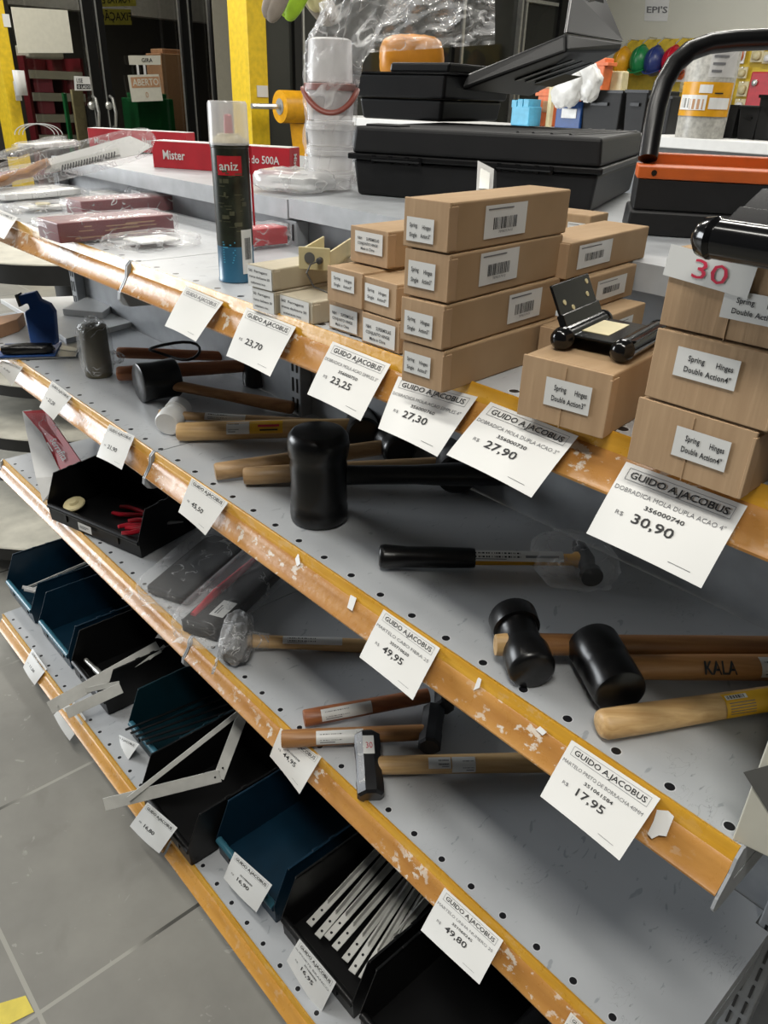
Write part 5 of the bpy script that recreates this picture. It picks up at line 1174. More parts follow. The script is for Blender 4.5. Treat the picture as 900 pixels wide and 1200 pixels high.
# --- blue trowel
p = [P3(-6, 417, Z2+.012), P3(88, 414, Z2+.012)]
e = horiz(p[1]-p[0]); L = (p[1]-p[0]).length; dd = V((-e.y, e.x, 0)); dd = dd if dd.dot(FWD) > 0 else -dd
t = thing('float_trowel', 'blue handled float trowel with a black sponge strip overhanging the second rail', 'trowel', p[0], None)
b = MB(); b.obox(p[0]-Z3*.010, e*L, dd*.11, Z3*.0035); b.build('steel_blade', 'galv', t, smooth=0, bevel=.0006)
b = MB(); b.obox(p[0]-Z3*.0063+e*L*.0+dd*.002, e*L*.74, dd*.10, Z3*.004); b.build('blue_base', 'bluepl', t, smooth=0, bevel=.001)
b = MB()
b.pillow(p[0]+e*L*.39+dd*.02+Z3*.0075, e*L*.33, dd*.016, Z3*.010, .16, 16, .5, 3); b.build('sponge_strip', 'black', t, smooth=40)
DT = (p[0]+dd*.05+e*L*.45-CAM).dot(FWD)
pp_ = [(30, 349), (62, 345), (68, 352), (64, 357), (57, 362), (60, 368), (67, 372), (69, 412), (40, 412), (34, 372), (36, 364), (32, 360)]
pl = [(36, 408), (66, 404), (63, 366), (57, 357), (46, 352), (40, 342), (19, 347), (22, 358), (32, 356), (34, 362), (28, 366)]
b = MB(); poly = [pd(x, y, DT) for x, y in pl]; b.prism(poly, V((FWD.x, FWD.y, 0)).normalized()*.02); b.build('handle', 'bluepl', t, smooth=0, bevel=.003)
b = MB(); b.obox(pd(17, 346, DT-.002), pd(22, 360, DT-.002)-pd(17, 346, DT-.002), V((FWD.x, FWD.y, 0)).normalized()*.022, (pd(20, 345, DT)-pd(17, 346, DT))); b.build('grey_cap', 'greydark', t, smooth=0)
# --- white flat panels
def slab(pts, z0, h, label, mn='white', name='flat_pack'):
    P_ = [P3(*q, z0+h) for q in pts]; P_ = [V((q.x, q.y, z0)) for q in P_]
    b = MB(); b.prism(P_, Z3*h); return meta(b.build(name, mn, loc=P_[0], smooth=0, bevel=.0012), label, 'pack', 'white flat packs on the second shelf')
slab(((65, 388), (77, 397), (175, 372), (106, 346), (0, 350)), Z2+.0005, .013, 'large white flat panel at the far end of the second shelf')
slab(((73, 362), (120, 366), (139, 352), (108, 344)), Z2+.014, .016, 'small white flat box on top of the white panel behind the roll')
slab(((-10, 384), (20, 374), (28, 366), (-10, 372)), Z2+.0005, .030, 'red and brown carton end at the far left of the second shelf', 'tan', 'carton')
slab(((89, 412), (92, 408), (62, 402), (60, 408)), Z2+.0005, .006, 'small clear topped pack right of the blue trowel', 'alu', 'small_pack')
# --- cream carton standing at the near end
ZC = Z2
A = P3(858, 984, ZC); B = P3(903, 1006, ZC); e = horiz(B-A); L = .12
t = thing('cream_carton', 'cream carton with a dark grey triangle at the near end of the second shelf', 'box', A)
dn = V((-e.y, e.x, 0)); h = up(900, 830, A)-ZC if False else .19
DA_ = (A-CAM).dot(FWD)
b = MB(); b.obox(A, e*L, dn*.16, Z3*h); b.build('carton_body', 'cream', t, smooth=0, bevel=.001)
nf = -dn*.0012
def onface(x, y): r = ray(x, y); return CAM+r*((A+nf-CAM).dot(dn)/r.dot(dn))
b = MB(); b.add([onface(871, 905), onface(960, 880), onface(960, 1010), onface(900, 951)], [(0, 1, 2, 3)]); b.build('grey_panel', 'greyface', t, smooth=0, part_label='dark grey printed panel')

# torn remains of a label on the rail beside the 17,95 tag
nn = V((0, -.79, .61)); pp = V((0, LEV['second'][1]-.0085, Z2-.0115))+nn*.0008
def onr(x, y): r = ray(x, y); return CAM+r*((pp-CAM).dot(nn)/r.dot(nn))
b = MB(); b.prism([onr(*q) for q in ((770, 949), (783, 950), (790, 957), (786, 967), (781, 980), (772, 979), (764, 983), (759, 977), (766, 962))], nn*.0004); b.build('torn_label', 'white', SH2, smooth=0, part_label='torn white label remains')
for q in (((411, 697), (418, 701), (413, 716), (407, 712)), ((560, 795), (566, 790), (562, 806), (555, 809)), ((633, 851), (641, 858), (636, 862), (628, 855)), ((346, 655), (350, 648), (352, 661), (348, 664))):
    b = MB(); b.prism([onr(*k) for k in q], nn*.0004); b.build('torn_label', 'white', SH2, smooth=0, part_label='torn white label remains')
# ================================================================== THIRD SHELF
Z3_ = LEV['third'][0]
# --- wrapped stone hammer
c = P3(268, 752, Z3_+.035); 
hb = P3(432, 752, Z3_+.017); ha = P3(285, 748, Z3_+.028)
e = (hb-ha).normalized(); ax = V((-e.y, e.x, 0)); ax = ax if ax.dot(FWD) > 0 else -ax
cf = P3(274, 770, Z3_+.024); 
t = thing('sledge_hammer', 'pale handled hammer with its square head in crumpled silvery film', 'hammer', (cf.x, cf.y, Z3_), 'hammers')
b = MB(); c2 = cf; k = .0215; pts = []
for s, f in ((-.002, .86), (.004, 1), (.03, 1), (.036, .9), (.06, .9), (.066, 1), (.094, 1), (.1, .86)): pts.append((s, f))
n = 8; vs = []; fs = []
for s, f in pts:
    for i in range(8):
        a = math.pi/8+math.pi*i/4; vs.append(c2+ax*s+(e*math.cos(a)+Z3*math.sin(a))*k*1.05*f)
for i in range(len(pts)-1):
    for j in range(8): fs.append((i*8+j, i*8+(j+1) % 8, (i+1)*8+(j+1) % 8, (i+1)*8+j))
fs += [tuple(range(8)), tuple(range((len(pts)-1)*8, len(pts)*8))]
b.add(vs, fs); b.build('head', 'caststeel', t, smooth=20)
hm = c2+ax*.048
stick(t, hm+e*.02, hm+e*.32-Z3*.006, .0145, 'wood', [(0, .95), (.3, .92), (.7, 1), (1, 1)])
around(t, hm, e, .0138, .085, .11, .017, 'barcode_label', seed=21, bars=True, phase=1.05)
b = MB(); b.pillow(c2+ax*.052+Z3*.006, e*.030, ax*.064, Z3*.0265, .16, 22, .7, 4); b.build('film_wrapper', 'silverfoil', t, smooth=75, part_label='crumpled silvery film over the head')
b = MB(); w0 = c2-Z3*.01
b.grid(lambda u, v: w0-e*(.022+.016*v)-ax*(.0+.02*v)+Z3*(.045*(1-v)*(1-u)-.008-.006*v)+ax*.05*u*(1-v)+e*.006*noise.noise(V((u*5, v*5, 1))), 10, 10); b.build('film_corner', 'silverfoil', t, smooth=75, fix=False)
b = MB(); b.tube([hm+e*.026, hm+e*.04, hm+e*.06], [.019, .0165, .0155], 14); b.build('film_neck', 'filmd', t)
# --- sledge hammers
def sledge(label, pa, pb, r, mn, hc, hax, hl, hw, group='hammers', hmn='cast', zr=.016, lab=None, tail=0, hz=.026, seed=2):
    """handle from pa (free end) to pb; octagonal head centred at hc"""
    a = P3(*pa, Z3_+zr); b_ = P3(*pb, Z3_+hz); e = (b_-a).normalized()
    t = thing('sledge_hammer', label, 'hammer', (b_.x, b_.y, Z3_), group)
    stick(t, a-e*tail, b_, r, mn, [(0, .9), (.01, 1), (.15, 1), (.6, .93), (1, .88)], .92)
    c = P3(*hc, Z3_+hz) if hc else b_; hax = V(hax).normalized(); u = Z3 if abs(hax.z) < .8 else e; u = (u-hax*u.dot(hax)).normalized(); w = hax.cross(u)
    vs = []; fs = []; P_ = [(-hl/2, .80), (-hl/2+.004, .98), (-hl*.25, 1), (-hl*.18, .94), (hl*.18, .94), (hl*.25, 1), (hl/2-.004, .98), (hl/2, .80)]
    for s, f in P_:
        for i in range(8):
            an = math.pi/8+math.pi*i/4; vs.append(c+hax*s+(w*math.cos(an)+u*math.sin(an))*hw*1.06*f)
    for i in range(len(P_)-1):
        for j in range(8): fs.append((i*8+j, i*8+(j+1) % 8, (i+1)*8+(j+1) % 8, (i+1)*8+j))
    fs += [tuple(range(8)), tuple(range((len(P_)-1)*8, len(P_)*8))]
    b = MB(); b.add(vs, fs, 0); b.m[-1] = 1; b.m[-2] = 1; b.build('head', [hmn, 'caststeel'], t, smooth=20)
    if lab: around(t, a, e, r, *lab, seed=seed)
    return t, a, e, c, hax
h1 = sledge('reddish handled hammer behind, its paper sticker crumpled along the handle', (356, 842), (502, 815), .0150, 'woodred', (520, 812), V((.70, -.66, 0)), .075, .017, zr=.017, hz=.024, lab=(.028, .085, .022, 'paper_sticker'), seed=31)
h2 = sledge('brown handled hammer crossing over the third rail, black head at its right end', (330, 866), (497, 858), .0148, 'woodbrown', (506, 853), V((.62, -.75, 0)), .088, .0185, zr=.0165, hz=.0215, lab=(.055, .075, .024, 'paper_sticker'), seed=33)
cA, cB = P3(425, 928, Z3_+.024), P3(421, 862, Z3_+.050)
hxx = (cA-cB).normalized(); hl = (cA-cB).length+.012
t, a, e, c, hx = sledge('sledge hammer with a long pale handle and a red 30 sticker on its black head', (650, 893), (432, 897), .0162, 'wood', None, hxx, hl, .0205, zr=.020, hz=.024, tail=.05)
e2 = -e; q = P3(515, 890, Z3_+.022); s0 = (q-a).dot(e)
around(t, a, e, .0158, s0-.052, .036, .026, 'paper_sticker', seed=41); around(t, a, e, .0158, s0-.014, .034, .018, 'barcode_label', seed=42, phase=1.0)
sd = e2; tp = c+Z3*.0212
sh = Sheet(flat(c+Z3*.0222-hxx*.002-e2*.008-hxx*.0, e2, -hxx), .017, .030, 1, 1, 0, eps=.0004)
sh.text('30', .0035, .009, .010, 1, False, fit=.011); sh.b.build('price_sticker', ['paper', 'redink'], t, smooth=0, fix=False, part_label='white sticker with red handwritten 30')
sh = Sheet(flat(c+Z3*.0216-hxx*hl*.44-e2*.017, e2, hxx), .009, hl*.86, 1, 6, 0, eps=.0003); sh.b.build('foil_strip', ['silverfoil', 'ink'], t, smooth=0, fix=False)
# --- black bin with pliers
def bin_(label, o, ex, W, D, H, HL, mn, slope=.035, name='storage_bin', group='open fronted storage bins', th=.0022, edge=None):
    """open fronted bin: o front left bottom corner, ex across; low lip in front, side walls slanting up behind it"""
    ex = V(ex).normalized(); ey = V((-ex.y, ex.x, 0)); o = V(o)
    t = thing(name, label, 'bin', o, group)
    def P(u, v, w): return o+ex*u+ey*v+Z3*w
    b = MB(); b.obox(P(0, .004, .0005), ex*W, ey*(D-.004), Z3*th); b.build('bottom', mn, t, smooth=0)
    ins = .006
    for x0, sg in ((0, 1), (W-th, -1)):
        prof = [(.004, .0), (.0, HL), (slope, H), (D, H), (D, 0)]
        b = MB(); b.prism([P(x0, v, w+.0005) for v, w in prof], ex*th)
        # turned rim along the slanting front and the top edge
        b.obox(P(x0-(.0025 if sg > 0 else 0), slope+.001, H-.004), ex*(th+.0025), ey*(D-slope-.001), Z3*.0045)
        for f in (.25, .42): b.obox(P(x0-.001, slope+(D-slope)*f, H+.0004), ex*(th+.002), ey*.012, Z3*.002)
        b.build('side_wall', mn, t, smooth=0, bevel=.0007)
    b = MB(); b.obox(P(th, D-th, .0005), ex*(W-2*th), ey*th, Z3*H); b.build('back_wall', mn, t, smooth=0)
    b = MB(); b.obox(P(th, .003, .0005), ex*(W-2*th), ey*th, Z3*(HL-.006)); b.tube([P(th, .004, HL-.008), P(W-th, .004, HL-.008)], .0075, 12, flat=.9)
    b.build('front_lip', mn, t, smooth=30)
    b = MB(); b.obox(P(W*.18, .0002, HL*.28), ex*.008, ey*.003, Z3*HL*.4); b.build('lip_slot', 'black', t, smooth=0)
    b = MB(); b.obox(P(W*.75, .0002, HL*.28), ex*.008, ey*.003, Z3*HL*.4); b.build('lip_slot', 'black', t, smooth=0)
    t['_'] = 0; del t['_']
    return t, P
fl_, fr_ = P3(59, 609, Z3_+.002), P3(165, 655, Z3_+.002)
exb = horiz(fr_-fl_); Wb = (fr_-fl_).length
tb_, Pb = bin_('black storage bin with red pliers on the third shelf, overhanging the rail', fl_, exb, Wb, .19, .112, .046, 'blackpl', .030)
sh = Sheet(flat(Pb(Wb*.36, -.0042, .012), exb, Z3), .045, .020, 1, 1, 0, eps=.0004); sh.rect(.005, .011, .036, .013, 1); sh.rect(.005, .007, .028, .009, 1); sh.b.build('paper_label', ['paper', 'greyink'], tb_, smooth=0, fix=False)
# things in it
def pliers(label, o, d, L=.13):
    o = V(o); d = V(d).normalized(); w = V((-d.y, d.x, 0)).normalized(); t = thing('pliers', label, 'pliers', o, 'red handled pliers')
    for s in (1, -1):
        b = MB(); b.tube([o+w*s*.016, o+w*s*.019+d*.02, o+w*s*.012+d*.05, o+w*s*.004+d*.075], [.005, .0065, .006, .004], 12, flat=.8); b.build('handle', 'redpl', t)
    b = MB(); b.lathe(o+d*.08-Z3*.004, Z3, [(0, .009), (.008, .009)], 16); b.tube([o+d*.08, o+d*.1, o+d*.125], [.008, .006, .002], 10, flat=.7); b.build('jaws', 'galv', t, smooth=40)
    return t
pliers('red handled pliers poking over the lip of the black bin, nearer pair', Pb(Wb*.80, .004, .052), exb*.55+Pb(0, 1, 0)-Pb(0, 0, 0)+V((0, 0, -.15)))
pliers('red handled pliers lying deeper in the black bin, behind the nearer pair', Pb(Wb*.76, .034, .048), exb*.75+(Pb(0, 1, 0)-Pb(0, 0, 0))*.6+V((0, 0, .02)))
pliers('red handled tool at the dark back of the black bin', Pb(Wb*.45, .085, .034), exb*.9+(Pb(0, 1, 0)-Pb(0, 0, 0))*.3)
o = Pb(Wb*.17, .036, .040); b = MB(); b.lathe(o, V((.1, -.25, 1)), [(0, .024), (.004, .026), (.007, .024), (.008, .012), (.014, .009), (.0145, .002)], 28); meta(b.build('cream_disc', 'ivory', loc=o), 'cream round cap lying in the left corner of the black bin', 'cap')
b = MB(); o = Pb(Wb*.42, .05, .006); b.obox(Pb(Wb*.10, .02, .003), exb*Wb*.8, (Pb(0, 1, 0)-Pb(0, 0, 0))*.12, Z3*.024); meta(b.build('tool_pack', 'blackpl', loc=o, bevel=.004), 'dark packs filling the floor of the black bin', 'pack')
# --- red and white sleeve leaning on the third shelf
a0, a1 = P3(98, 560, Z3_+.004), P3(34, 482, Z3_+.10)
t = thing('saw_blade_sleeve', 'long red and white cardboard sleeve leaning behind the black bin', 'sleeve', P3(70, 590, Z3_))
Dq = (P3(72, 560, Z3_+.05)-CAM).dot(FWD)
q = [pd(27, 482, Dq+.16), pd(52, 480, Dq+.16), pd(96, 543, Dq), pd(72, 560, Dq)]
b = MB(); b.prism(q, V((0, .004, -.004))); b.build('red_face', 'red', t, smooth=0)
fn, w, h = quadmap(q[1]+V((0, 0, 0)), q[2], q[3], q[0])
sh = Sheet(fn, w, h, 1, 1, 0, eps=.0012, paper=False)
sh.text('starrett', .52*w, .36*h, .30*h, 0, True, fit=.30*w); sh.rect(.86*w, .35*h, .93*w, .75*h, 0); sh.b.build('print', ['paper'], t, smooth=0, fix=False) if False else None
sh = Sheet(fn, w, h, 1, 1, 0, eps=.0012, paper=False); sh.text('Serrafita', .50*w, .40*h, .28*h, 0, True, fit=.34*w); sh.rect(.52*w, .22*h, .66*w, .28*h, 0);
sh.b.build('print', ['paper'], t, smooth=0, fix=False)
q2 = [pd(26, 482, Dq+.16), pd(36, 480, Dq+.165), pd(73, 558, Dq+.0), pd(50, 588, Dq-.02), pd(42, 560, Dq)]
b = MB(); b.prism(q2, V((0, .003, -.003))); b.build('white_edge', 'white', t, smooth=0)
b = MB(); b.grid(lambda u, v: pd(28+24*u+60*v*.9+6*math.sin(v*5), 484+ (70+30*(1-u))*v, Dq+.15*(1-v)-.012+.006*noise.noise(V((u*4, v*5, 0)))), 10, 14); b.build('film_sleeve', 'filmd', t, smooth=75, fix=False)
# --- black tools in clear bags
def bagtool(label, pts, zz, seed, inner, lab=None, red=None):
    """flat bag whose four upper corners were measured: near-left, near-right, far-right, far-left"""
    Pn = [P3(*q, zz) for q in pts]; c = sum(Pn, V())/4; t = thing('bagged_tool', label, 'package', (c.x, c.y, Z3_), 'bagged tools on the third shelf')
    u = (Pn[1]-Pn[0]+Pn[2]-Pn[3])/4; v = (Pn[3]-Pn[0]+Pn[2]-Pn[1])/4
    b = MB(); b.obox(c-u*.72-v*.82-Z3*(zz-Z3_)*.85, u*1.4, v*1.5, Z3*(zz-Z3_)*1.0); b.build('black_case', 'blackpl', t, smooth=0, bevel=.006, seg=3)
    if red: 
        b = MB(); p0 = c-v*.7+u*red+Z3*.006; b.tube([p0, p0+v*.5+Z3*.004, p0+v*1.1, p0+v*1.5], [.006, .009, .008, .005], 12); b.build('red_grip', 'redpl', t)
    if lab: 
        vv = v.normalized(); uu = u.normalized(); sh = Sheet(flat(c-v*.66+u*.1+Z3*.013, uu, vv), .03, .052, 1, 1, 0, eps=.0004); sh.rect(.006, .008, .009, .036, 1); sh.rect(.012, .008, .014, .03, 1); sh.b.build('paper_label', ['paper', 'greyink'], t, smooth=0, fix=False)
    b = MB(); b.pillow(c-Z3*.0, u*1.0, v*1.02, Z3*((zz-Z3_)*.95), .05, 20, .35, seed); b.build('clear_bag', 'filmd', t, smooth=75, part_label='clear plastic bag')
    b = MB(); b.grid(lambda a, k: Pn[0]+(Pn[1]-Pn[0])*a-v.normalized()*.022*k+Z3*(.004*noise.noise(V((a*6, k*3, seed)))-.006*k), 16, 3); b.build('bag_seam', 'filmg', t, smooth=75, fix=False)
    return t
bagtool('flat bagged black tool on the third shelf, farther of two hanging over the rail', ((150, 692), (222, 716), (312, 628), (252, 612)), Z3_+.022, 3, None)
bagtool('bagged tool with a red grip and white label, nearer of two over the third rail', ((190, 737), (255, 752), (352, 655), (300, 640)), Z3_+.030, 5, None, lab=True, red=-.45)
# ================================================================== FAR END: round tiered stand
t = thing('round_stand', 'round tiered stand with pale streaked tops and dark edges beyond the shelves', 'stand', (-3.05, 1.2, 0))
for z, r, th in ((1.0, .46, .07), (.60, .53, .045), (.44, .62, .05), (.14, .85, .05)):
    b = MB(); b.lathe((-3.05, 1.2, z-th), Z3, [(0, r*.985), (.002, r), (th-.004, r)], 64); b.build('dark_edge', 'darkedge', t)
    b = MB(); b.lathe((-3.05, 1.2, z-.0038), Z3, [(0, r*1.0), (.0038, r*.995)], 64); b.build('pale_top', 'stone', t)
b = MB(); b.lathe((-3.05, 1.2, 0), Z3, [(0, .12), (.94, .12)], 24); b.build('pillar', 'darkedge', t)
# ================================================================== LOWEST SHELF: bins and brackets
Z4 = LEV['base'][0]
BW = .206
bx = [(-2.232, 'bluebin', 'dark blue bin at the far left of the lowest shelf holding pale brackets'), (-1.965, 'bluebin', 'dark blue storage bin second from the far end, empty looking'), (-1.735, 'blackpl', 'black storage bin between the blue and green teal ones, a bracket end in it'),
      (-1.425, 'tealbin', 'green teal storage bin holding dark thin strips'), (-1.215, 'blackpl', 'black storage bin holding the triangular bracket on the lowest shelf'), (-1.000, 'bluebin', 'dark blue storage bin with a tag on its lip, right of the triangular bracket'),
      (-.770, 'blackpl', 'black storage bin full of white metal brackets'), (-.545, 'blackpl', 'black storage bin at the bottom edge of the photo, right of the white brackets')]
BP = []
for x, mn, lb in bx:
    t, P = bin_(lb, (x, .427 if x == -1.215 else .487 if x > -1.3 or x < -1.5 else .50, Z4+.0032), (1, 0, 0), BW, .27, .130, .050, mn, .034); BP.append((t, P))
    if mn != 'blackpl':
        b = MB(); b.tube([P(.004, .0030, .0445), P(BW-.004, .0030, .0445)], .0078, 12, flat=.9); b.build('worn_lip', 'liteblue', t, part_label='worn lighter lip')
def bar(bb, a, b_, wv, th):
    a, b_, wv, th = V(a), V(b_), V(wv), V(th); bb.obox(a-wv/2, b_-a, wv, th)
def bracket(label, a, corner, c_, width=.016, thick=.0022, brace=True, hole=True, mn='greylid', nrm=None, b0=.62, b1=.62, seed=0):
    """angle bracket: long arm a-corner, short arm corner-c, diagonal brace"""
    a, k, c_ = V(a), V(corner), V(c_); n = (a-k).cross(c_-k).normalized() if nrm is None else V(nrm)
    t = thing('shelf_bracket', label, 'bracket', k, 'pale shelf brackets')
    # arms are flat strips seen on their broad side: the strip's width lies along n
    for nm, p, q in (('long_arm', a, k), ('short_arm', k, c_)):
        d = (q-p).normalized(); side = d.cross(n).normalized()
        b = MB(); b.obox(p-n*width/2, q-p, n*width, side*thick); b.build(nm, mn, t, smooth=0, bevel=.0006)
    if brace:
        p = k+(a-k)*b0; q = k+(c_-k)*b1; d = (q-p).normalized(); side = d.cross(n).normalized()
        b = MB(); b.obox(p-n*width*.22, q-p, n*width*.44, side*thick*1.6); b.build('brace', mn, t, smooth=0, bevel=.0006)
    if hole:
        for s in (.06, .22):
            d = (k-a).normalized(); side = d.cross(n).normalized()
            for sg in (1,):
                b = MB(); b.lathe(a+(k-a)*s-side*.0004, side, [(0, width*.14), (thick+.0008, width*.14)], 12); b.build('screw_hole', 'ink', t)
    return t
# triangular bracket resting across the black bin
D5 = (P3(200, 930, Z4+.12)-CAM).dot(FWD)
def up3(x, y, z): return px(x, y, Z=z)
A = up3(121, 943, Z4+.070); K = up3(258, 912, Z4+.135); C = up3(292, 836, Z4+.19)
Dk = (K-CAM).dot(FWD); C = pd(292, 836, Dk+.02)
nb = (V((RGT.x, RGT.y, 0))*.1+Z3*.8-FWD*.5).normalized()
def strip(bb, p, q, wpx, D0, D1, th=.002):
    """flat strip whose width was measured"""
    a, b_ = pd(*p, D0), pd(*q, D1); d = (b_-a).normalized(); s = d.cross(FWD).normalized(); w = wpx/F_PX*(D0+D1)/2
    bb.obox(a-s*w/2, b_-a, s*w, -FWD*th if False else FWD*th)
DA5 = (A-CAM).dot(FWD)
t = thing('shelf_bracket', 'pale triangular shelf bracket sticking out of the black bin over the lowest rail', 'bracket', K, 'pale shelf brackets')
b = MB(); strip(b, (122, 943), (258, 909), 15, DA5, Dk); b.build('long_arm', 'greylid', t, smooth=0, bevel=.0006)
b = MB(); strip(b, (256, 912), (284, 838), 13, Dk, Dk+.03); b.build('short_arm', 'greylid', t, smooth=0, bevel=.0006)
b = MB(); strip(b, (150, 937), (284, 832), 6, DA5-.012, Dk+.02, .004); b.build('brace', 'greylid', t, smooth=0, bevel=.0006)
for x, y, D in ((136, 940, DA5), (252, 911, Dk), (261, 900, Dk)):
    b = MB(); k = pd(x, y, D-.0006); b.lathe(k, FWD, [(0, .0022), (.0008, .0022)], 10); b.build('screw_hole', 'ink', t)
# bracket across the green teal bin's front
q0 = up3(60, 832, Z4+.075); D6 = (q0-CAM).dot(FWD); 
t = thing('shelf_bracket', 'pale bracket with a scissor like brace lying across the lowest rail at the left', 'bracket', q0, 'pale shelf brackets')
b = MB(); strip(b, (58, 830), (186, 758), 15, D6, D6+.12); b.build('long_arm', 'greylid', t, smooth=0, bevel=.0006)
b = MB(); strip(b, (78, 836), (142, 806), 13, D6-.006, D6+.03); b.build('brace', 'greylid', t, smooth=0, bevel=.0006)
b = MB(); strip(b, (100, 809), (140, 801), 6, D6+.02, D6+.05); b.build('cross_strip', 'greylid', t, smooth=0, bevel=.0006)
b = MB(); strip(b, (174, 772), (193, 757), 4, D6+.10, D6+.13); b.build('pin', 'greylid', t, smooth=0)
b = MB(); k = pd(67, 827, D6-.0006); b.lathe(k, FWD, [(0, .0024), (.0008, .0024)], 10); b.build('screw_hole', 'paper', t)
# tube end in the black bin
p, q = up3(92, 777, Z4+.05), up3(112, 797, Z4+.05); p.y += .02; q.y += .02
b = MB(); b.tube([p, p+(q-p)*.55, p+(q-p)*.56, q+(q-p)*.3], [.006, .006, .008, .008], 14); meta(b.build('steel_tube', 'alu', loc=p), 'short bright steel tube at the front of the black bin', 'tube')
# pale brackets in the far left blue bin
P = BP[0][1]
for k in range(3):
    a = P(.06+.03*k, .04, .035+.006*k); c = P(.13+.03*k, .22, .095+.004*k)
    bracket(['pale bracket in the far left blue bin, leftmost', 'pale bracket in the far left blue bin, middle one', 'pale bracket in the far left blue bin, rightmost'][k], a, c, c+V((-.04, .0, .012)), .012, brace=False, hole=False)
t = thing('clear_tube', 'pair of clear plastic tube ends in the far left blue bin', 'tube', P(.10, .03, .04)); 
for dx in (0, .016):
    b = MB(); b.tube([P(.085+dx, .02, .060), P(.11+dx, .07, .035)], .0055, 10); b.build('tube_end', 'ppwhite', t)
# dark strips in the green teal bin
P = BP[3][1]
lbs = ['uppermost of the thin dark strips leaning out of the green teal bin', 'second thin dark strip from the top in the green teal bin', 'third thin dark strip from the top in the green teal bin', 'fourth thin dark strip from the top in the green teal bin', 'lowest of the thin dark strips leaning out of the green teal bin']
for k in range(5):
    a = P(.03+.018*k, -.022+.004*k, .058); c = P(.075+.026*k, .20, .075); b = MB(); d = (c-a).normalized()
    b.obox(a, c-a, V((.010, -.002, .004)), Z3*.003); meta(b.build('dark_strip', 'blackpl', loc=a, smooth=0, bevel=.0005), lbs[k], 'strip', 'dark strips in the green teal bin')
# the bin full of white brackets
P = BP[6][1]; rr = random.Random(11)
GB = [((372, 1098), (452, 1003)), ((383, 1100), (462, 1010)), ((392, 1112), (470, 1022)), ((404, 1126), (478, 1030)), ((412, 1140), (484, 1030)), ((424, 1148), (490, 1040)), ((432, 1158), (497, 1048)), ((440, 1126), (504, 1050)), ((362, 1084), (440, 1000))]
for k, (pa, pb) in enumerate(GB):
    a = up3(*pa, Z4+.028+.004*(k % 3)); c = up3(*pb, Z4+.062+.005*((k*2) % 3)); 
    t = thing('shelf_bracket', 'white metal bracket heaped in the black bin at the bottom, one of a bundle', 'bracket', a, 'white brackets heaped in the black bin')
    d = (c-a).normalized(); s = V((-d.y, d.x, 0)).normalized(); c = c+d*.02
    b = MB(); b.obox(a-s*.0075, c-a, s*.015, Z3*.0022); b.build('flat_arm', 'greylid', t, smooth=0, bevel=.0006)
    b = MB(); b.obox(a+d*.05-s*.001+Z3*.0024, c-a-d*.06, s*.002, Z3*.014); b.build('rib', 'greylid', t, smooth=0, bevel=.0004)
    for u in (.012, .034):
        b = MB(); b.lathe(a+d*u+Z3*.0021, Z3, [(0, .0026), (.0006, .0026)], 10); b.build('screw_hole', 'ink', t)
# tags hanging over bin lips
YL = .487
T(((173, 940), (208, 970), (187, 1000), (152, 968)), 'price tag reading 16,80 over the lip of the black bin with the triangular bracket', '', '', '16,80', Yt=.427-.010, Yb=.427-.030, F=.437, tiny=False)
T(((275, 998), (319, 1037), (301, 1069), (262, 1029)), 'price tag reading 16,90 over the lip of the dark blue bin', '', '351080020', '16,90', Yt=YL-.010, Yb=YL-.030, F=.437, tiny=False)
T(((351, 1100), (394, 1151), (376, 1188), (336, 1126)), 'price tag reading 16,95 over the lip of the bin full of white brackets', 'SUPORTE BRANCO', '351080030', '16,95', Yt=YL-.010, Yb=YL-.030, F=.437, tiny=False)
T(((131, 857), (163, 872), (147, 897), (130, 874)), 'crumpled price tag reading 15,50 at the front of the green teal bin', '', '', '15,50', Yt=YL-.006, Yb=YL-.03, F=.437, tiny=False)
# yellow floor mark
A = [P3(0, 1176, .0) , P3(30, 1167, 0), P3(40, 1186, 0), P3(0, 1206, 0), P3(-40, 1226, 0), P3(-40, 1196, 0)]
b = MB(); b.prism([V((q.x, q.y, .0004)) for q in A], Z3*.0006); M['floortape'] = mat('yellow floor tape', 'e3cf55', .5); meta(b.build('floor_tape', 'floortape', loc=A[0], smooth=0), 'yellow tape mark on the floor at the bottom left corner', 'tape')
# ================================================================== PRICE TAGS

T(((-22, 236), (21, 255), (5, 281), (-38, 263)), 'price tag at the far left end of the top rail, cut by the frame')
T(((218, 335), (262, 354), (230, 401), (193, 382)), 'blank looking glared price tag below the spray can', price='', faint=True)
T(((289, 360), (347, 383), (317, 442), (265, 417)), 'price tag reading 23,70 below the grey board cartons', '', '', '23,70')
T(((390, 400), (458, 427), (423, 494), (360, 462)), 'price tag reading 23,25 below the pile of five end-on boxes', 'DOBRADICA MOLA ACAO SIMPLES 3"', '356000750', '23,25')
T(((467, 441), (560, 465), (513, 536), (443, 502)), 'price tag reading 27,30 partly under the four-box stack', 'DOBRADICA MOLA ACAO SIMPLES 4"', '356000760', '27,30')
T(((575, 471), (678, 511), (623, 584), (523, 533)), 'price tag reading 27,90 below the single box with the open hinge', 'DOBRADICA MOLA DUPLA ACAO 3"', '356000730', '27,90')
T(((734, 541), (876, 593), (822, 690), (687, 625)), 'largest price tag, reading 30,90, below the right stack of three', 'DOBRADICA MOLA DUPLA ACAO 4"', '356000740', '30,90')
T(((2, 422), (27, 430), (14, 453), (-4, 432)), 'crumpled price tag at the far end of the second rail under the trowel', price='9,90', faint=True, tiny=False)
T(((61, 446), (85, 464), (63, 493), (46, 477)), 'small price tag on the second rail nearest the wrapped rubber roll', '', '', '21,20', tiny=False)
T(((128, 497), (158, 511), (143, 551), (113, 535)), 'price tag reading 21,90 on the second rail above the black bin with pliers', '', '', '21,90')
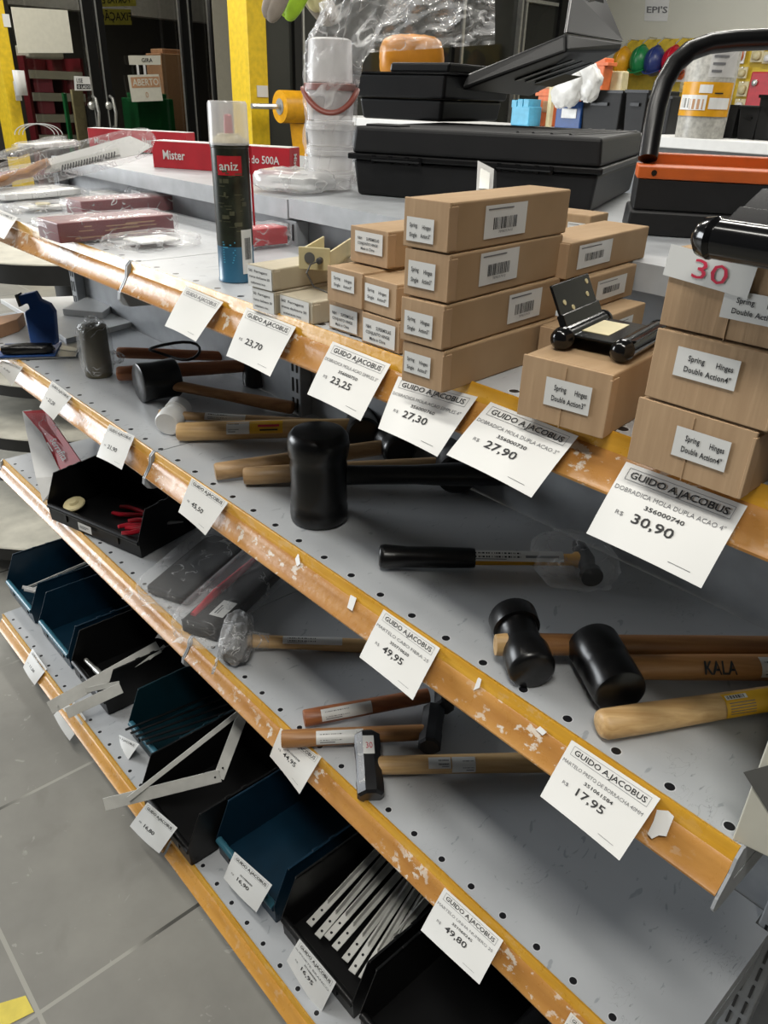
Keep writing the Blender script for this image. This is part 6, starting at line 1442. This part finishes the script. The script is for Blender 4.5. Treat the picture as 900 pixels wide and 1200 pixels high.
T(((225, 559), (268, 588), (241, 628), (209, 600)), 'price tag reading 45,50 on the second rail just right of the bay joint', '', '', '45,50')
T(((450, 713), (516, 759), (484, 821), (421, 770)), 'price tag reading 49,95 in the middle of the second rail', 'MARTELO CABO FIBRA 25', '350710620', '49,95')
T(((670, 867), (774, 936), (726, 1009), (633, 933)), 'price tag reading 17,95 near the right end of the second rail', 'MARTELO PRETO DE BORRACHA 40MM', '351061584', '17,95')
T(((329, 853), (377, 887), (351, 931), (316, 886)), 'price tag reading 44,95 on the third rail behind a hammer handle', '', '351060208', '44,95', F=.535)
T(((521, 1040), (590, 1102), (562, 1154), (493, 1090)), 'price tag reading 49,80 on the third rail below the sledge hammer', 'MARTELO UNHA NUMERO 25', '351060245', '49,80', F=.535)
T(((669, 1186), (722, 1236), (700, 1275), (646, 1228)), 'price tag at the bottom edge of the photo on the third rail, nearly cut off', 'MARTELO', '', '', F=.535)
T(((38, 760), (55, 784), (41, 803), (27, 782)), 'tiny price tag on the lowest rail in front of the second teal bin', '', '', '11,20', F=.437, tiny=False, Yb=.437-.034)
T(((82, 815), (101, 843), (82, 868), (63, 838)), 'price tag on the lowest rail under the bracket that sticks out', '', '', '14,60', F=.437, tiny=False, Yb=.437-.034)
# ================================================================== LIGHT
wd = bpy.data.worlds.new('world'); S.world = wd; wd.use_nodes = True
wd.node_tree.nodes['Background'].inputs[0].default_value = (.95, .97, 1, 1); wd.node_tree.nodes['Background'].inputs[1].default_value = .045
def area(name, loc, target, sx, sy, power, color=(1, 1, 1)):
    l = bpy.data.lights.new(name, 'AREA'); l.shape = 'RECTANGLE'; l.size = sx; l.size_y = sy; l.energy = power; l.color = color
    o = bpy.data.objects.new(name, l); COL.objects.link(o); o.location = loc
    d = V(target)-V(loc); o.rotation_euler = d.to_track_quat('-Z', 'Y').to_euler(); return o
# daylight through the shop front at the far end of the aisle, left of the frame
area('daylight', (-7.6, -2.6, 2.4), (-1, .6, .9), 3.6, 2.6, 500, (.93, .97, 1))
# tube lamps of the shop
for x, y, p in ((.5, -.8, 78), (-1.2, -.35, 32), (-2.8, -.3, 30), (-1.5, 2.2, 60), (-4.0, 2.2, 70), (-2.5, 5.2, 90), (-6.8, 3.2, 90), (0.2, 5.4, 80)):
    area('tube_lamp', (x, y, 3.9), (x, y, 0), 1.3, .3, p, (1, .97, .9))
for y in (1.8, 4.4): area('outside_fill', (-10.6, y, 3.3), (-9.6, y, .8),   .8, 1.6, 110, (1, .97, .92))  # added fill lights behind the panes, brightening the dark space there
vs = S.view_settings; vs.view_transform = 'Standard'; vs.look = 'None'; vs.exposure = -0.22; vs.gamma = 1.0
try: vs.use_curve_mapping = False
except Exception: pass

# ================================================================== sub-parts sit under the part they belong to
UNDER = {'paper_label': ('end_flap', 'black_case', 'front_lip'), 'price_sticker': ('end_flap', 'head'), 'barcode_label': ('carton_body', 'can_body', 'handle', 'shaft'), 'screw_hole': ('raised_leaf', 'long_arm', 'flat_arm'),
         'print': ('carton_body', 'can_body', 'red_face', 'printed_box'), 'paper_sticker': ('handle',), 'yellow_sticker': ('handle',), 'lettering': ('handle',), 'lip_slot': ('front_lip',), 'worn_lip': ('front_lip',), 'slots': ('post',),
         'round_hole': ('end_plate',), 'wire_loop': ('end_plate',), 'core': ('roll',), 'brim': ('shell',), 'crown_ridge': ('shell',), 'goods': ('card',), 'foil_strip': ('head',), 'lid_rib': ('lid',), 'printed_label': ('lid',), 'lid_boss': ('lid',),
         'latch': ('body',), 'rivet': ('orange_lid',), 'label_band': ('roll_body',), 'printed_sleeve': ('roll_body',), 'lock': ('cabinet_body',), 'pale_film': ('middle_leaf',), 'red_label': ('can_body',), 'teeth': ('blade',), 'brown_rim': ('bucket',), 'bag_seam': ('clear_bag',), 'film_tuft': ('film_wrapper',), 'film_tail': ('film_wrapper',), 'rim_grip': ('bin_body',), 'grey_panel': ('carton_body',), 'peg_end': ('head',), 'pale_lid': ('carton_body',)}
for o in list(COL.objects):
    k = o.name.split('.')[0]
    if k in UNDER and o.parent is not None and o.parent.type == 'EMPTY':
        for cand in UNDER[k]:
            hit = [c for c in o.parent.children if c.name.split('.')[0] == cand and c.type == 'MESH']
            if hit: o.parent = hit[0]; break
